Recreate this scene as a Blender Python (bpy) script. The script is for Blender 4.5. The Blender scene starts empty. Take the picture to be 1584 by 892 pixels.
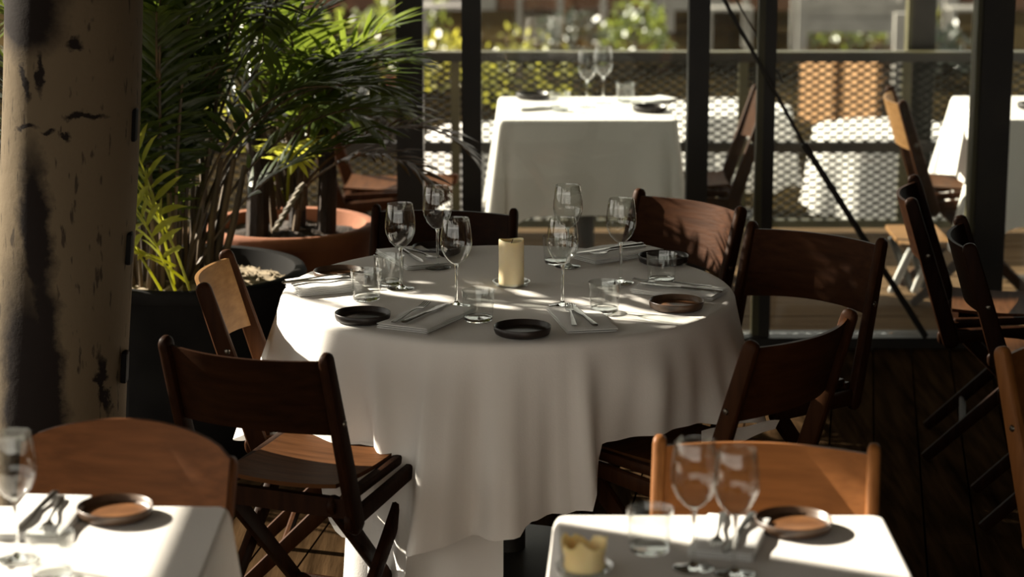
import bpy, math, random
from mathutils import Vector, Matrix, Euler
random.seed(7)
R = math.radians
scene = bpy.context.scene

# ------------------------------------------------------------------ camera
F_PX, CXP, CYP = 3600.0, 792.0, 446.0
PITCH = math.atan(807 / 3600)
CAM_H = 2.03
cam_data = bpy.data.cameras.new('camera')
cam = bpy.data.objects.new('camera', cam_data)
scene.collection.objects.link(cam)
cam.location = (0, 0, CAM_H)
cam.rotation_euler = (math.pi / 2 - PITCH, 0, 0)
cam_data.sensor_width = 36
cam_data.lens = 36 * F_PX / 1584
cam_data.clip_end = 200
cam_data.dof.use_dof = True
cam_data.dof.focus_distance = 5.75
cam_data.dof.aperture_fstop = 3.2
scene.camera = cam

# ------------------------------------------------------------------ world, sun, exposure
world = bpy.data.worlds.new('world')
scene.world = world
world.use_nodes = True
wn = world.node_tree
bg = wn.nodes['Background']
bg.inputs['Color'].default_value = (1.0, 0.94, 0.83, 1)
bg.inputs['Strength'].default_value = 1.45
SUN_AZ, SUN_EL = R(-27), R(27)
SUN_DIR = Vector((math.cos(SUN_EL) * math.cos(SUN_AZ), math.cos(SUN_EL) * math.sin(SUN_AZ), -math.sin(SUN_EL)))
sl = bpy.data.lights.new('sun', 'SUN')
sl.energy = 14.5
sl.angle = R(0.55)
sl.color = (1.0, 0.90, 0.74)
sun = bpy.data.objects.new('sun', sl)
scene.collection.objects.link(sun)
sun.rotation_euler = SUN_DIR.to_track_quat('-Z', 'Y').to_euler()
sun.location = (-6, 9, 6)
vs = scene.view_settings
vs.view_transform = 'Standard'
vs.look = 'None'
vs.exposure = 0.38
vs.gamma = 1.0
vs.use_curve_mapping = False


# ------------------------------------------------------------------ helpers
def ray(px, py):
    v = (py - CYP) / F_PX
    u = (px - CXP) / F_PX
    return u, math.cos(PITCH) - v * math.sin(PITCH), -(math.sin(PITCH) + v * math.cos(PITCH))


def P(px, py, z):
    u, fy, dz = ray(px, py)
    t = (z - CAM_H) / dz
    return Vector((u * t, fy * t, z))


def A(px, py, Y):
    u, fy, dz = ray(px, py)
    t = Y / fy
    return Vector((u * t, Y, CAM_H + dz * t))


COL = scene.collection


class MB:
    def __init__(self):
        self.v = []
        self.f = []

    def add(self, vs_, fs_):
        o = len(self.v)
        self.v += [tuple(p) for p in vs_]
        self.f += [tuple(i + o for i in f) for f in fs_]
        return self

    def box(self, c, s, rot=None):
        c = Vector(c)
        vs_ = []
        for dz in (-.5, .5):
            for dx, dy in ((-.5, -.5), (.5, -.5), (.5, .5), (-.5, .5)):
                p = Vector((dx * s[0], dy * s[1], dz * s[2]))
                if rot is not None:
                    p = rot @ p
                vs_.append(c + p)
        return self.add(vs_, [(3, 2, 1, 0), (4, 5, 6, 7), (0, 1, 5, 4), (1, 2, 6, 5), (2, 3, 7, 6), (3, 0, 4, 7)])

    def bbox(self, lo, hi):
        lo, hi = Vector(lo), Vector(hi)
        return self.box((lo + hi) / 2, hi - lo)

    def rings(self, rings, closed=True, cap=True):
        n = len(rings[0])
        o = len(self.v)
        for r in rings:
            self.v += [tuple(p) for p in r]
        for i in range(len(rings) - 1):
            a, b = o + i * n, o + (i + 1) * n
            for k in range(n if closed else n - 1):
                k2 = (k + 1) % n
                self.f.append((a + k, a + k2, b + k2, b + k))
        if cap:
            self.f.append(tuple(o + k for k in reversed(range(n))))
            self.f.append(tuple(o + (len(rings) - 1) * n + k for k in range(n)))
        return self

    def sweep(self, pts, sizes, side, round_start=0.0, round_end=0.0, n=8, sq=0.55):
        """swept rounded-rectangle section; sizes = list of (w along side, h across)"""
        pts = [Vector(p) for p in pts]
        side = Vector(side).normalized()
        if not isinstance(sizes, list):
            sizes = [sizes] * len(pts)

        def extend(pts, sizes, at_end, rad):
            a, b = (pts[-2], pts[-1]) if at_end else (pts[1], pts[0])
            d = (b - a).normalized()
            w, h = sizes[-1] if at_end else sizes[0]
            new_p, new_s = [], []
            for q in (.5, .85, 1.0):
                k = math.sqrt(max(0.0, 1 - (q * .98) ** 2))
                new_p.append(b + d * rad * q)
                new_s.append((w * (.25 + .75 * k), h * (.15 + .85 * k)))
            if at_end:
                return pts + new_p, sizes + new_s
            return list(reversed(new_p)) + pts, list(reversed(new_s)) + sizes
        if round_end:
            pts, sizes = extend(pts, sizes, True, round_end)
        if round_start:
            pts, sizes = extend(pts, sizes, False, round_start)
        rs = []
        for i, p in enumerate(pts):
            if i == 0:
                d = pts[1] - pts[0]
            elif i == len(pts) - 1:
                d = pts[-1] - pts[-2]
            else:
                d = pts[i + 1] - pts[i - 1]
            d.normalize()
            s_ = (side - d * side.dot(d)).normalized()
            u_ = s_.cross(d).normalized()
            w, h = sizes[i]
            r = []
            for k in range(n):
                a = 2 * math.pi * (k + .5) / n
                ca, sa = math.cos(a), math.sin(a)
                x = math.copysign(abs(ca) ** sq, ca) * w / 2
                y = math.copysign(abs(sa) ** sq, sa) * h / 2
                r.append(p + s_ * x + u_ * y)
            rs.append(r)
        return self.rings(rs)

    def tube(self, pts, rad, n=8):
        if not isinstance(rad, (list, tuple)):
            rad = [rad] * len(pts)
        d = (Vector(pts[-1]) - Vector(pts[0])).normalized()
        side = Vector((1, 0, 0)) if abs(d.x) < .8 else Vector((0, 1, 0))
        return self.sweep(pts, [(2 * r, 2 * r) for r in rad], side, n=n, sq=1.0)

    def lathe(self, prof, n=32, c=(0, 0, 0), cap=False):
        c = Vector(c)
        rs = []
        for r, z in prof:
            r = max(r, 1e-5)
            rs.append([c + Vector((r * math.cos(2 * math.pi * k / n), r * math.sin(2 * math.pi * k / n), z)) for k in range(n)])
        return self.rings(rs, cap=cap)

    def grid(self, fn, nu, nv):
        o = len(self.v)
        for i in range(nu + 1):
            for j in range(nv + 1):
                self.v.append(tuple(fn(i / nu, j / nv)))
        for i in range(nu):
            for j in range(nv):
                a = o + i * (nv + 1) + j
                self.f.append((a, a + nv + 1, a + nv + 2, a + 1))
        return self

    def mesh(self, name, mat, smooth=True, sharp=35):
        me = bpy.data.meshes.new(name)
        me.from_pydata(self.v, [], self.f)
        me.update()
        if mat is not None:
            me.materials.append(mat)
        if smooth:
            for p in me.polygons:
                p.use_smooth = True
            try:
                me.set_sharp_from_angle(angle=R(sharp))
            except Exception:
                pass
        return me

    def build(self, name, mat, parent=None, smooth=True, sharp=35):
        return obj(name, self.mesh(name, mat, smooth, sharp), parent)


def obj(name, me, parent=None):
    o = bpy.data.objects.new(name, me)
    COL.objects.link(o)
    if parent is not None:
        o.parent = parent
    return o


def tag(o, label=None, cat=None, group=None, kind=None):
    if label:
        o['label'] = label
    if cat:
        o['category'] = cat
    if group:
        o['group'] = group
    if kind:
        o['kind'] = kind
    return o


def empty(name, loc=(0, 0, 0), rz=0.0):
    o = bpy.data.objects.new(name, None)
    o.empty_display_size = .1
    COL.objects.link(o)
    o.location = loc
    o.rotation_euler = (0, 0, rz)
    return o


def copy_tree(o, parent=None):
    c = o.copy()
    COL.objects.link(c)
    if parent is not None:
        c.parent = parent
    for ch in list(o.children):
        copy_tree(ch, c)
    return c


# ------------------------------------------------------------------ materials
def principled(name):
    m = bpy.data.materials.new(name)
    m.use_nodes = True
    nt = m.node_tree
    return m, nt, nt.nodes['Principled BSDF']


def mat_noise(name, c1, c2, rough=.6, scale=8.0, stretch=(1, 1, 1), detail=5, bump=0.0, bscale=None, metallic=0.0, spec=.5,
              p1=.35, p2=.65, rough2=None):
    m, nt, b = principled(name)
    N, L = nt.nodes, nt.links
    tc = N.new('ShaderNodeTexCoord')
    mp = N.new('ShaderNodeMapping')
    mp.inputs['Scale'].default_value = stretch
    L.new(tc.outputs['Object'], mp.inputs['Vector'])
    no = N.new('ShaderNodeTexNoise')
    no.inputs['Scale'].default_value = scale
    no.inputs['Detail'].default_value = detail
    L.new(mp.outputs['Vector'], no.inputs['Vector'])
    cr = N.new('ShaderNodeValToRGB')
    cr.color_ramp.elements[0].position = p1
    cr.color_ramp.elements[0].color = (*c1, 1)
    cr.color_ramp.elements[1].position = p2
    cr.color_ramp.elements[1].color = (*c2, 1)
    L.new(no.outputs['Fac'], cr.inputs['Fac'])
    L.new(cr.outputs['Color'], b.inputs['Base Color'])
    b.inputs['Roughness'].default_value = rough
    b.inputs['Metallic'].default_value = metallic
    b.inputs['Specular IOR Level'].default_value = spec
    if bump:
        n2 = N.new('ShaderNodeTexNoise')
        n2.inputs['Scale'].default_value = bscale or scale * 4
        n2.inputs['Detail'].default_value = 4
        L.new(mp.outputs['Vector'], n2.inputs['Vector'])
        bu = N.new('ShaderNodeBump')
        bu.inputs['Strength'].default_value = bump
        bu.inputs['Distance'].default_value = .01
        L.new(n2.outputs['Fac'], bu.inputs['Height'])
        L.new(bu.outputs['Normal'], b.inputs['Normal'])
    return m


def mat_wood(name, c1, c2, rough=.5, axis=2, scale=9.0, bump=.06, spec=.45):
    st = [7, 7, 7]
    st[axis] = .6
    return mat_noise(name, c1, c2, rough, scale, tuple(st), 6, bump, scale * 2, spec=spec, p1=.3, p2=.7)


def mat_cloth(name, col=(.80, .775, .735)):
    m, nt, b = principled(name)
    N, L = nt.nodes, nt.links
    tc = N.new('ShaderNodeTexCoord')
    no = N.new('ShaderNodeTexNoise')
    no.inputs['Scale'].default_value = 5
    no.inputs['Detail'].default_value = 3
    L.new(tc.outputs['Object'], no.inputs['Vector'])
    wv = N.new('ShaderNodeTexNoise')
    wv.inputs['Scale'].default_value = 260
    wv.inputs['Detail'].default_value = 2
    L.new(tc.outputs['Object'], wv.inputs['Vector'])
    ad = N.new('ShaderNodeMath')
    ad.operation = 'MULTIPLY_ADD'
    ad.inputs[1].default_value = .12
    L.new(wv.outputs['Fac'], ad.inputs[0])
    L.new(no.outputs['Fac'], ad.inputs[2])
    bu = N.new('ShaderNodeBump')
    bu.inputs['Strength'].default_value = .25
    bu.inputs['Distance'].default_value = .012
    L.new(ad.outputs[0], bu.inputs['Height'])
    b.inputs['Base Color'].default_value = (*col, 1)
    b.inputs['Roughness'].default_value = .9
    b.inputs['Specular IOR Level'].default_value = .15
    b.inputs['Sheen Weight'].default_value = .1
    L.new(bu.outputs['Normal'], b.inputs['Normal'])
    tr = N.new('ShaderNodeBsdfTranslucent')
    tr.inputs['Color'].default_value = (*col, 1)
    mx = N.new('ShaderNodeMixShader')
    mx.inputs[0].default_value = .12
    L.new(b.outputs[0], mx.inputs[1])
    L.new(tr.outputs[0], mx.inputs[2])
    L.new(mx.outputs[0], N['Material Output'].inputs['Surface'])
    return m


def mat_glass(name, tint=(.985, .995, .99)):
    m = bpy.data.materials.new(name)
    m.use_nodes = True
    N, L = m.node_tree.nodes, m.node_tree.links
    N.remove(N['Principled BSDF'])
    g = N.new('ShaderNodeBsdfGlass')
    g.inputs['IOR'].default_value = 1.48
    g.inputs['Roughness'].default_value = 0
    g.inputs['Color'].default_value = (*tint, 1)
    L.new(g.outputs[0], N['Material Output'].inputs['Surface'])
    return m


def mat_thin_glass(name, tint=(.96, .975, .965)):
    m = bpy.data.materials.new(name)
    m.use_nodes = True
    N, L = m.node_tree.nodes, m.node_tree.links
    N.remove(N['Principled BSDF'])
    t = N.new('ShaderNodeBsdfTransparent')
    t.inputs['Color'].default_value = (*tint, 1)
    gl = N.new('ShaderNodeBsdfGlossy')
    gl.inputs['Roughness'].default_value = .03
    lw = N.new('ShaderNodeLayerWeight')
    lw.inputs['Blend'].default_value = .5
    pw = N.new('ShaderNodeMath')
    pw.operation = 'POWER'
    pw.inputs[1].default_value = 2.6
    L.new(lw.outputs['Facing'], pw.inputs[0])
    ma = N.new('ShaderNodeMath')
    ma.operation = 'MULTIPLY_ADD'
    ma.inputs[1].default_value = .85
    ma.inputs[2].default_value = .085
    L.new(pw.outputs[0], ma.inputs[0])
    mx = N.new('ShaderNodeMixShader')
    L.new(ma.outputs[0], mx.inputs[0])
    L.new(t.outputs[0], mx.inputs[1])
    L.new(gl.outputs[0], mx.inputs[2])
    L.new(mx.outputs[0], N['Material Output'].inputs['Surface'])
    return m


def mat_pane(name, haze=.05):
    m = bpy.data.materials.new(name)
    m.use_nodes = True
    N, L = m.node_tree.nodes, m.node_tree.links
    N.remove(N['Principled BSDF'])
    t = N.new('ShaderNodeBsdfTransparent')
    t.inputs['Color'].default_value = (.93, .95, .93, 1)
    gl = N.new('ShaderNodeBsdfGlossy')
    gl.inputs['Roughness'].default_value = .02
    gl.inputs['Color'].default_value = (1, 1, 1, 1)
    fr = N.new('ShaderNodeFresnel')
    fr.inputs['IOR'].default_value = 1.5
    m1 = N.new('ShaderNodeMixShader')
    L.new(fr.outputs[0], m1.inputs[0])
    L.new(t.outputs[0], m1.inputs[1])
    L.new(gl.outputs[0], m1.inputs[2])
    tc = N.new('ShaderNodeTexCoord')
    no = N.new('ShaderNodeTexNoise')
    no.inputs['Scale'].default_value = 3.0
    no.inputs['Detail'].default_value = 4
    L.new(tc.outputs['Object'], no.inputs['Vector'])
    ml = N.new('ShaderNodeMath')
    ml.operation = 'MULTIPLY'
    ml.inputs[1].default_value = haze * 2
    L.new(no.outputs['Fac'], ml.inputs[0])
    tl = N.new('ShaderNodeBsdfTranslucent')  # pale translucent haze mixed unevenly over the clear pane
    tl.inputs['Color'].default_value = (.9, .92, .88, 1)
    m2 = N.new('ShaderNodeMixShader')
    L.new(ml.outputs[0], m2.inputs[0])
    L.new(m1.outputs[0], m2.inputs[1])
    L.new(tl.outputs[0], m2.inputs[2])
    L.new(m2.outputs[0], N['Material Output'].inputs['Surface'])
    return m


def mat_leaf(name, c1, c2, trans=.45, tcol=None):
    m = mat_noise(name, c1, c2, .38, 3.0, (1, 1, 1), 3, spec=.5)
    N, L = m.node_tree.nodes, m.node_tree.links
    b = N['Principled BSDF']
    tr = N.new('ShaderNodeBsdfTranslucent')
    tr.inputs['Color'].default_value = (*(tcol or c2), 1)
    mx = N.new('ShaderNodeMixShader')
    mx.inputs[0].default_value = trans
    L.new(b.outputs[0], mx.inputs[1])
    L.new(tr.outputs[0], mx.inputs[2])
    L.new(mx.outputs[0], N['Material Output'].inputs['Surface'])
    return m


M = {}
M['cloth'] = mat_cloth('white_linen')
M['napkin'] = mat_cloth('napkin_linen', (.82, .82, .80))
M['glass'] = mat_glass('clear_glass')
M['thin_glass'] = mat_thin_glass('thin_blown_glass')
M['pane'] = mat_pane('window_pane_glass', .005)
M['pane_hazy'] = mat_pane('hazy_window_glass', .005)
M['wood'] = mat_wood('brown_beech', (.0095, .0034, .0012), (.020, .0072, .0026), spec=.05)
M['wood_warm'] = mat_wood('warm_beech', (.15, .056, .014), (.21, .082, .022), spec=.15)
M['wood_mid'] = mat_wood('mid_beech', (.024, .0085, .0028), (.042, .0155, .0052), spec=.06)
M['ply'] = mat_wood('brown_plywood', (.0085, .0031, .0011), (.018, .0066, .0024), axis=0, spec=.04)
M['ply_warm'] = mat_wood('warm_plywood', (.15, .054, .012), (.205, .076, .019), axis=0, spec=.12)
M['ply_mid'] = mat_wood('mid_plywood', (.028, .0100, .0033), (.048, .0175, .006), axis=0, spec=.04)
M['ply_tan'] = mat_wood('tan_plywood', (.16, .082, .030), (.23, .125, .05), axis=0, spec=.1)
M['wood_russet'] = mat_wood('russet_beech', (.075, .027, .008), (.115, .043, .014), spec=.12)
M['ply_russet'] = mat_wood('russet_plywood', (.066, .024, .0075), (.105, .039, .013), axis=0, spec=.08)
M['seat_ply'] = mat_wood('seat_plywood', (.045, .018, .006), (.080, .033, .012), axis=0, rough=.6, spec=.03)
M['floor'] = mat_wood('weathered_floor_board', (.013, .0075, .0036), (.052, .031, .0155), .9, 1, 4, .3, 0)
M['deck'] = mat_wood('terrace_deck_board', (.075, .046, .023), (.125, .079, .041), .9, 0, 4, .3, .05)
M['steel'] = mat_noise('dark_bronze_steel', (.012, .010, .008), (.022, .018, .012), .5, 6, metallic=.0, spec=.4)
M['steel_olive'] = mat_noise('olive_steel_and_lit_edges', (.05, .045, .02), (.08, .07, .03), .5, 6, spec=.4)  # for olive parts and for the painted sunlit edges
M['mesh'] = mat_noise('galvanised_mesh', (.008, .008, .006), (.016, .016, .012), .7, 10, spec=.15)
M['black'] = mat_noise('black_planter_clay', (.003, .0028, .0026), (.007, .0065, .006), .7, 6, spec=.08)
M['terracotta'] = mat_noise('terracotta', (.21, .070, .027), (.29, .105, .043), .85, 6, bump=.15)
M['soil'] = mat_noise('potting_soil', (.012, .008, .005), (.04, .026, .016), .95, 30, bump=.6)
M['gravel'] = mat_noise('pale_gravel', (.13, .10, .06), (.36, .29, .19), .9, 40, detail=3)
M['plate'] = mat_noise('dark_stoneware', (.010, .007, .006), (.022, .015, .012), .42, 12, bump=.1)
M['plate_brown'] = mat_noise('brown_stoneware_glaze', (.10, .042, .016), (.20, .088, .032), .4, 12, bump=.08)
M['cutlery'] = mat_noise('brushed_steel', (.11, .10, .085), (.17, .155, .13), .30, 20, metallic=1.0)
M['wax'] = mat_noise('ivory_candle_wax', (.72, .60, .36), (.80, .68, .44), .55, 6)
M['wax_yellow'] = mat_noise('honey_candle_wax', (.84, .62, .26), (.90, .74, .40), .5, 10)
for k in ('wax', 'wax_yellow'):
    b = M[k].node_tree.nodes['Principled BSDF']
    b.inputs['Subsurface Weight'].default_value = .35
    b.inputs['Subsurface Radius'].default_value = (.02, .014, .006)
    b.inputs['Subsurface Scale'].default_value = .6
M['wick'] = mat_noise('charred_wick', (.01, .01, .01), (.03, .02, .02), .9)
M['leaf'] = mat_leaf('palm_leaf_dark', (.012, .026, .005), (.036, .060, .012), .32, (.13, .19, .02))
M['leaf_mid'] = mat_leaf('palm_leaf_green', (.030, .052, .010), (.070, .105, .022), .36, (.22, .29, .035))
M['leaf_yellow'] = mat_leaf('palm_leaf_yellow', (.16, .19, .025), (.32, .33, .05), .5, (.66, .66, .08))
M['leaf_dry'] = mat_leaf('palm_leaf_dry', (.09, .05, .02), (.16, .09, .035), .3)
M['stem'] = mat_noise('palm_cane', (.035, .024, .012), (.10, .062, .025), .6, 6, (6, 6, .8), bump=.2)
M['trunk_dark'] = mat_noise('fibrous_palm_trunk', (.012, .009, .007), (.045, .03, .02), .9, 8, (4, 4, 1), bump=.7, bscale=30)
M['rope'] = mat_noise('pale_twisted_stem', (.16, .14, .11), (.36, .32, .26), .8, 40, bump=.5)
M['ceiling'] = mat_wood('pale_roof_boards', (.40, .35, .28), (.50, .44, .36), .8, 1)
M['wall'] = mat_wood('dark_wall_boards', (.04, .025, .016), (.065, .042, .027), .8, 2)
M['canvas'] = mat_noise('brown_canvas', (.09, .07, .05), (.12, .095, .07), .9, 5)
M['stone'] = mat_noise('terrace_stone', (.004, .003, .0014), (.034, .024, .0105), .95, .55, detail=6, bump=.2, spec=0, p1=.38, p2=.62)
M['brick'] = mat_noise('russet_wall', (.06, .026, .012), (.13, .058, .026), .9, 2.0)
M['pale'] = mat_noise('pale_painted_wood', (.16, .15, .135), (.23, .215, .195), .7, 4)
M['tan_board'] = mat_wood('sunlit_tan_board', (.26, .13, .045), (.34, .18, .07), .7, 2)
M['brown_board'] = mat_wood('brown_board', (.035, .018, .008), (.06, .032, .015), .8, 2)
M['bush'] = mat_leaf('bush_leaf', (.035, .055, .012), (.10, .13, .03), .4, (.22, .26, .04))
M['bush_yellow'] = mat_leaf('bush_leaf_yellow', (.14, .15, .02), (.26, .25, .04), .45, (.45, .42, .05))
M['bush_dark'] = mat_leaf('bush_leaf_dark', (.008, .014, .008), (.02, .03, .015), .2, (.03, .05, .02))
M['red_flower'] = mat_noise('red_petal', (.5, .08, .03), (.65, .14, .05), .6)
M['white_metal'] = mat_noise('white_lacquer', (.78, .78, .76), (.84, .84, .82), .4)


def pillar_material():
    m, nt, b = principled('old_white_paint_with_dark_blotches')
    N, L = nt.nodes, nt.links
    tc = N.new('ShaderNodeTexCoord')
    no = N.new('ShaderNodeTexNoise')
    no.inputs['Scale'].default_value = 13
    no.inputs['Detail'].default_value = 7
    no.inputs['Roughness'].default_value = .65
    L.new(tc.outputs['Object'], no.inputs['Vector'])
    # distorted position so that the edges of the blotches are ragged
    sub = N.new('ShaderNodeVectorMath')
    sub.operation = 'SUBTRACT'
    sub.inputs[1].default_value = (.5, .5, .5)
    L.new(no.outputs['Color'], sub.inputs[0])
    sc = N.new('ShaderNodeVectorMath')
    sc.operation = 'SCALE'
    sc.inputs['Scale'].default_value = .085
    L.new(sub.outputs[0], sc.inputs[0])
    ad = N.new('ShaderNodeVectorMath')
    ad.operation = 'ADD'
    L.new(tc.outputs['Object'], ad.inputs[0])
    L.new(sc.outputs[0], ad.inputs[1])
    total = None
    # dark blotches: centre (x, z) and half sizes, on the front of the trunk
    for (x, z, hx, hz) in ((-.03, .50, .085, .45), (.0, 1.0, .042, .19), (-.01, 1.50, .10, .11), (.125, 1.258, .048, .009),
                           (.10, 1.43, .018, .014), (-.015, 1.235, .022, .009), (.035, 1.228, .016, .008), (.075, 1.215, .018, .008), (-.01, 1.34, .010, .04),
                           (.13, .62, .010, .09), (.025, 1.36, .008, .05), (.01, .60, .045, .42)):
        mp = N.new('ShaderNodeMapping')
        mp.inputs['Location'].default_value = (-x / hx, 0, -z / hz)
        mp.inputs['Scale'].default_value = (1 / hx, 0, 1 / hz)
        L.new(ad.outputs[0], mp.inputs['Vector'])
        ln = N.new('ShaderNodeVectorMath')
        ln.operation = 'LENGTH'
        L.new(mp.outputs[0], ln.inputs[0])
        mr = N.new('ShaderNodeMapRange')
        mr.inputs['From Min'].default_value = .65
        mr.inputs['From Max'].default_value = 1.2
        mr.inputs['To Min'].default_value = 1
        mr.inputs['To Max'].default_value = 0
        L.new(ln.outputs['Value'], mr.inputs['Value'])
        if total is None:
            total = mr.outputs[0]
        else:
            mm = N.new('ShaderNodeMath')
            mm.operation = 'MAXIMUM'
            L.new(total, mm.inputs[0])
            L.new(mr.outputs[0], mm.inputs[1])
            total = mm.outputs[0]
    # fine peeling flecks
    mp2 = N.new('ShaderNodeMapping')
    mp2.inputs['Scale'].default_value = (60, 60, 14)
    L.new(tc.outputs['Object'], mp2.inputs['Vector'])
    n2 = N.new('ShaderNodeTexNoise')
    n2.inputs['Scale'].default_value = 1
    n2.inputs['Detail'].default_value = 3
    L.new(mp2.outputs[0], n2.inputs['Vector'])
    mr2 = N.new('ShaderNodeMapRange')
    mr2.inputs['From Min'].default_value = .61
    mr2.inputs['From Max'].default_value = .68
    mr2.inputs['To Max'].default_value = .7
    L.new(n2.outputs['Fac'], mr2.inputs['Value'])
    mm = N.new('ShaderNodeMath')
    mm.operation = 'MAXIMUM'
    L.new(total, mm.inputs[0])
    L.new(mr2.outputs[0], mm.inputs[1])
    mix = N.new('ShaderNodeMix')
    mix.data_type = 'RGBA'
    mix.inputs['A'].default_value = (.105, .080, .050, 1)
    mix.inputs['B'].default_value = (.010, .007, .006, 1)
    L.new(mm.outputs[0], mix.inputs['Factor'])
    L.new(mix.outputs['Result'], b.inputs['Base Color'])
    b.inputs['Roughness'].default_value = .85
    b.inputs['Specular IOR Level'].default_value = .1
    bu = N.new('ShaderNodeBump')
    bu.inputs['Strength'].default_value = .3
    bu.inputs['Distance'].default_value = .01
    L.new(no.outputs['Fac'], bu.inputs['Height'])
    L.new(bu.outputs['Normal'], b.inputs['Normal'])
    return m


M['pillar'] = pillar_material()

# ------------------------------------------------------------------ structure: floor, roof, walls, glazing, terrace
WALL_Y = 8.15
fl = MB().bbox((-4.5, -3.5, -.12), (3.4, 8.09, -.03)).build('floor', M['floor'], smooth=False)
tag(fl, 'weathered brown timber board floor of the dining room', 'floor', kind='structure')
BA = R(8.5)
bd = Vector((math.sin(BA), math.cos(BA), 0))
bs = Vector((math.cos(BA), -math.sin(BA), 0))
W = .135
rb = random.Random(3)
for i in range(-16, 21):
    s0 = i * W + .003
    s1 = (i + 1) * W - .003
    cuts = [2.9]
    y = 2.9 + rb.uniform(.6, 2.2)
    while y < 7.7:
        cuts.append(y)
        y += rb.uniform(1.6, 2.4)
    cuts.append(8.085)
    for a, b in zip(cuts[:-1], cuts[1:]):
        def corner(s, yy):
            # point on the line at lateral offset s whose world Y is yy (boards start at Y=4 for the lateral origin)
            t = (yy - 4 - s * bs.y) / bd.y
            return Vector((0, 4, 0)) + bs * s + bd * t
        e = .002
        q = [corner(s0, a + e), corner(s1, a + e), corner(s1, b - e), corner(s0, b - e)]
        if max(p.x for p in q) < -2.3 or min(p.x for p in q) > 2.6:
            continue
        dz = rb.uniform(-.003, 0)
        m = MB()
        m.add([p + Vector((0, 0, -.028 + dz * 0)) for p in q] + [p + Vector((0, 0, dz)) for p in q],
              [(3, 2, 1, 0), (4, 5, 6, 7), (0, 1, 5, 4), (1, 2, 6, 5), (2, 3, 7, 6), (3, 0, 4, 7)])
        m.build('floor_board', M['floor'], fl, smooth=False)

ce = MB().bbox((-3.0, -3.5, 2.95), (3.5, 8.35, 3.05)).build('ceiling', M['ceiling'], smooth=False)
tag(ce, 'pale boarded roof over the dining room', 'ceiling', kind='structure')
for k in range(7):
    MB().bbox((-3.0, -3 + k * 1.8, 2.80), (3.45, -2.9 + k * 1.8, 2.95)).build('roof_beam', M['ceiling'], ce, smooth=False)
wr = MB().bbox((3.4, -3.5, -.12), (3.5, 8.3, 2.95)).build('wall_right', M['wall'], smooth=False)
tag(wr, 'dark boarded wall along the right of the room', 'wall', kind='structure')

win = empty('window_1', (.6, WALL_Y, 0))
tag(win, 'dark steel framed glass wall between dining room and terrace', 'window', kind='structure')


def wpart(name, lo, hi, mat=None):
    o = MB().bbox(Vector(lo) - win.location, Vector(hi) - win.location).build(name, mat or M['steel'], win, smooth=False)
    return o


for a, b, d, mt in ((-.406, -.312, .10, 'steel'), (-.176, -.108, .07, 'steel'), (.617, .690, .09, 'steel'),
                    (.862, .885, .05, 'steel_olive'), (.885, .925, .06, 'steel'), (1.640, 1.748, .11, 'steel')):
    wpart('mullion', (a, WALL_Y - d / 2, 0), (b, WALL_Y + d / 2, 2.8), M[mt])
wpart('mullion', (1.622, WALL_Y - .04, 0), (1.638, WALL_Y + .05, 2.8), M['steel_olive'])  # lighter strip painting the sunlit left edge of the thick post
wpart('mullion', (2.7, WALL_Y - .05, 0), (2.8, WALL_Y + .05, 2.8))
wpart('sill', (-.42, WALL_Y - .06, -.05), (3.4, WALL_Y + .06, .035))
wpart('head_rail', (-.42, WALL_Y - .06, 2.68), (3.4, WALL_Y + .06, 2.80))
for a, b, mt in ((-.108, .617, 'pane_hazy'), (.690, .862, 'pane'), (.925, 1.622, 'pane'), (1.748, 2.7, 'pane'), (2.8, 3.4, 'pane')):
    wpart('pane', (a, WALL_Y + .01, .035), (b, WALL_Y + .016, 2.68), M[mt])
r0, r1, r2 = A(1098, -40, WALL_Y - .06), A(1243, 222, WALL_Y - .06), A(1432, 523, WALL_Y - .06)
r2.z = max(r2.z, .04)
MB().tube([r0 - win.location, r1 - win.location], .007, 8).build('tie_rod_and_reflection', M['steel'], win)
MB().tube([r1 - win.location, r2 - win.location], [.012, .012], 8).build('tie_rod_and_reflection', M['steel'], win)
refl0, refl1 = A(1122, -30, WALL_Y + .05), A(1212, 128, WALL_Y + .05)  # reflection of the tie rod in the pane, built as a thin rod
MB().tube([refl0 - win.location, refl1 - win.location], .004, 6).build('tie_rod_and_reflection', M['steel'], win)

# terrace deck outside
dk = MB().bbox((-4.5, 8.20, -.899), (5.0, 10.30, -.04)).build('deck_base', M['brown_board'], smooth=False)
tag(dk, 'timber terrace deck outside the glass wall', 'deck', kind='structure')
y = 8.22
while y < 10.27:
    MB().bbox((-4.5, y + .004, -.038), (5.0, y + .116, rb.uniform(-.004, 0))).build('deck_board', M['deck'], dk, smooth=False)
    y += .12

# mesh railing at the edge of the terrace
RY = 10.22
RT = A(800, 79, RY).z
rail = empty('mesh_railing', (1.0, RY, 0))
tag(rail, 'steel railing with diamond expanded-metal mesh along the terrace edge', 'railing')
rl = rail.location


def rpart(name, lo, hi, mat=None):
    return MB().bbox(Vector(lo) - rl, Vector(hi) - rl).build(name, mat or M['steel'], rail, smooth=False)


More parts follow.
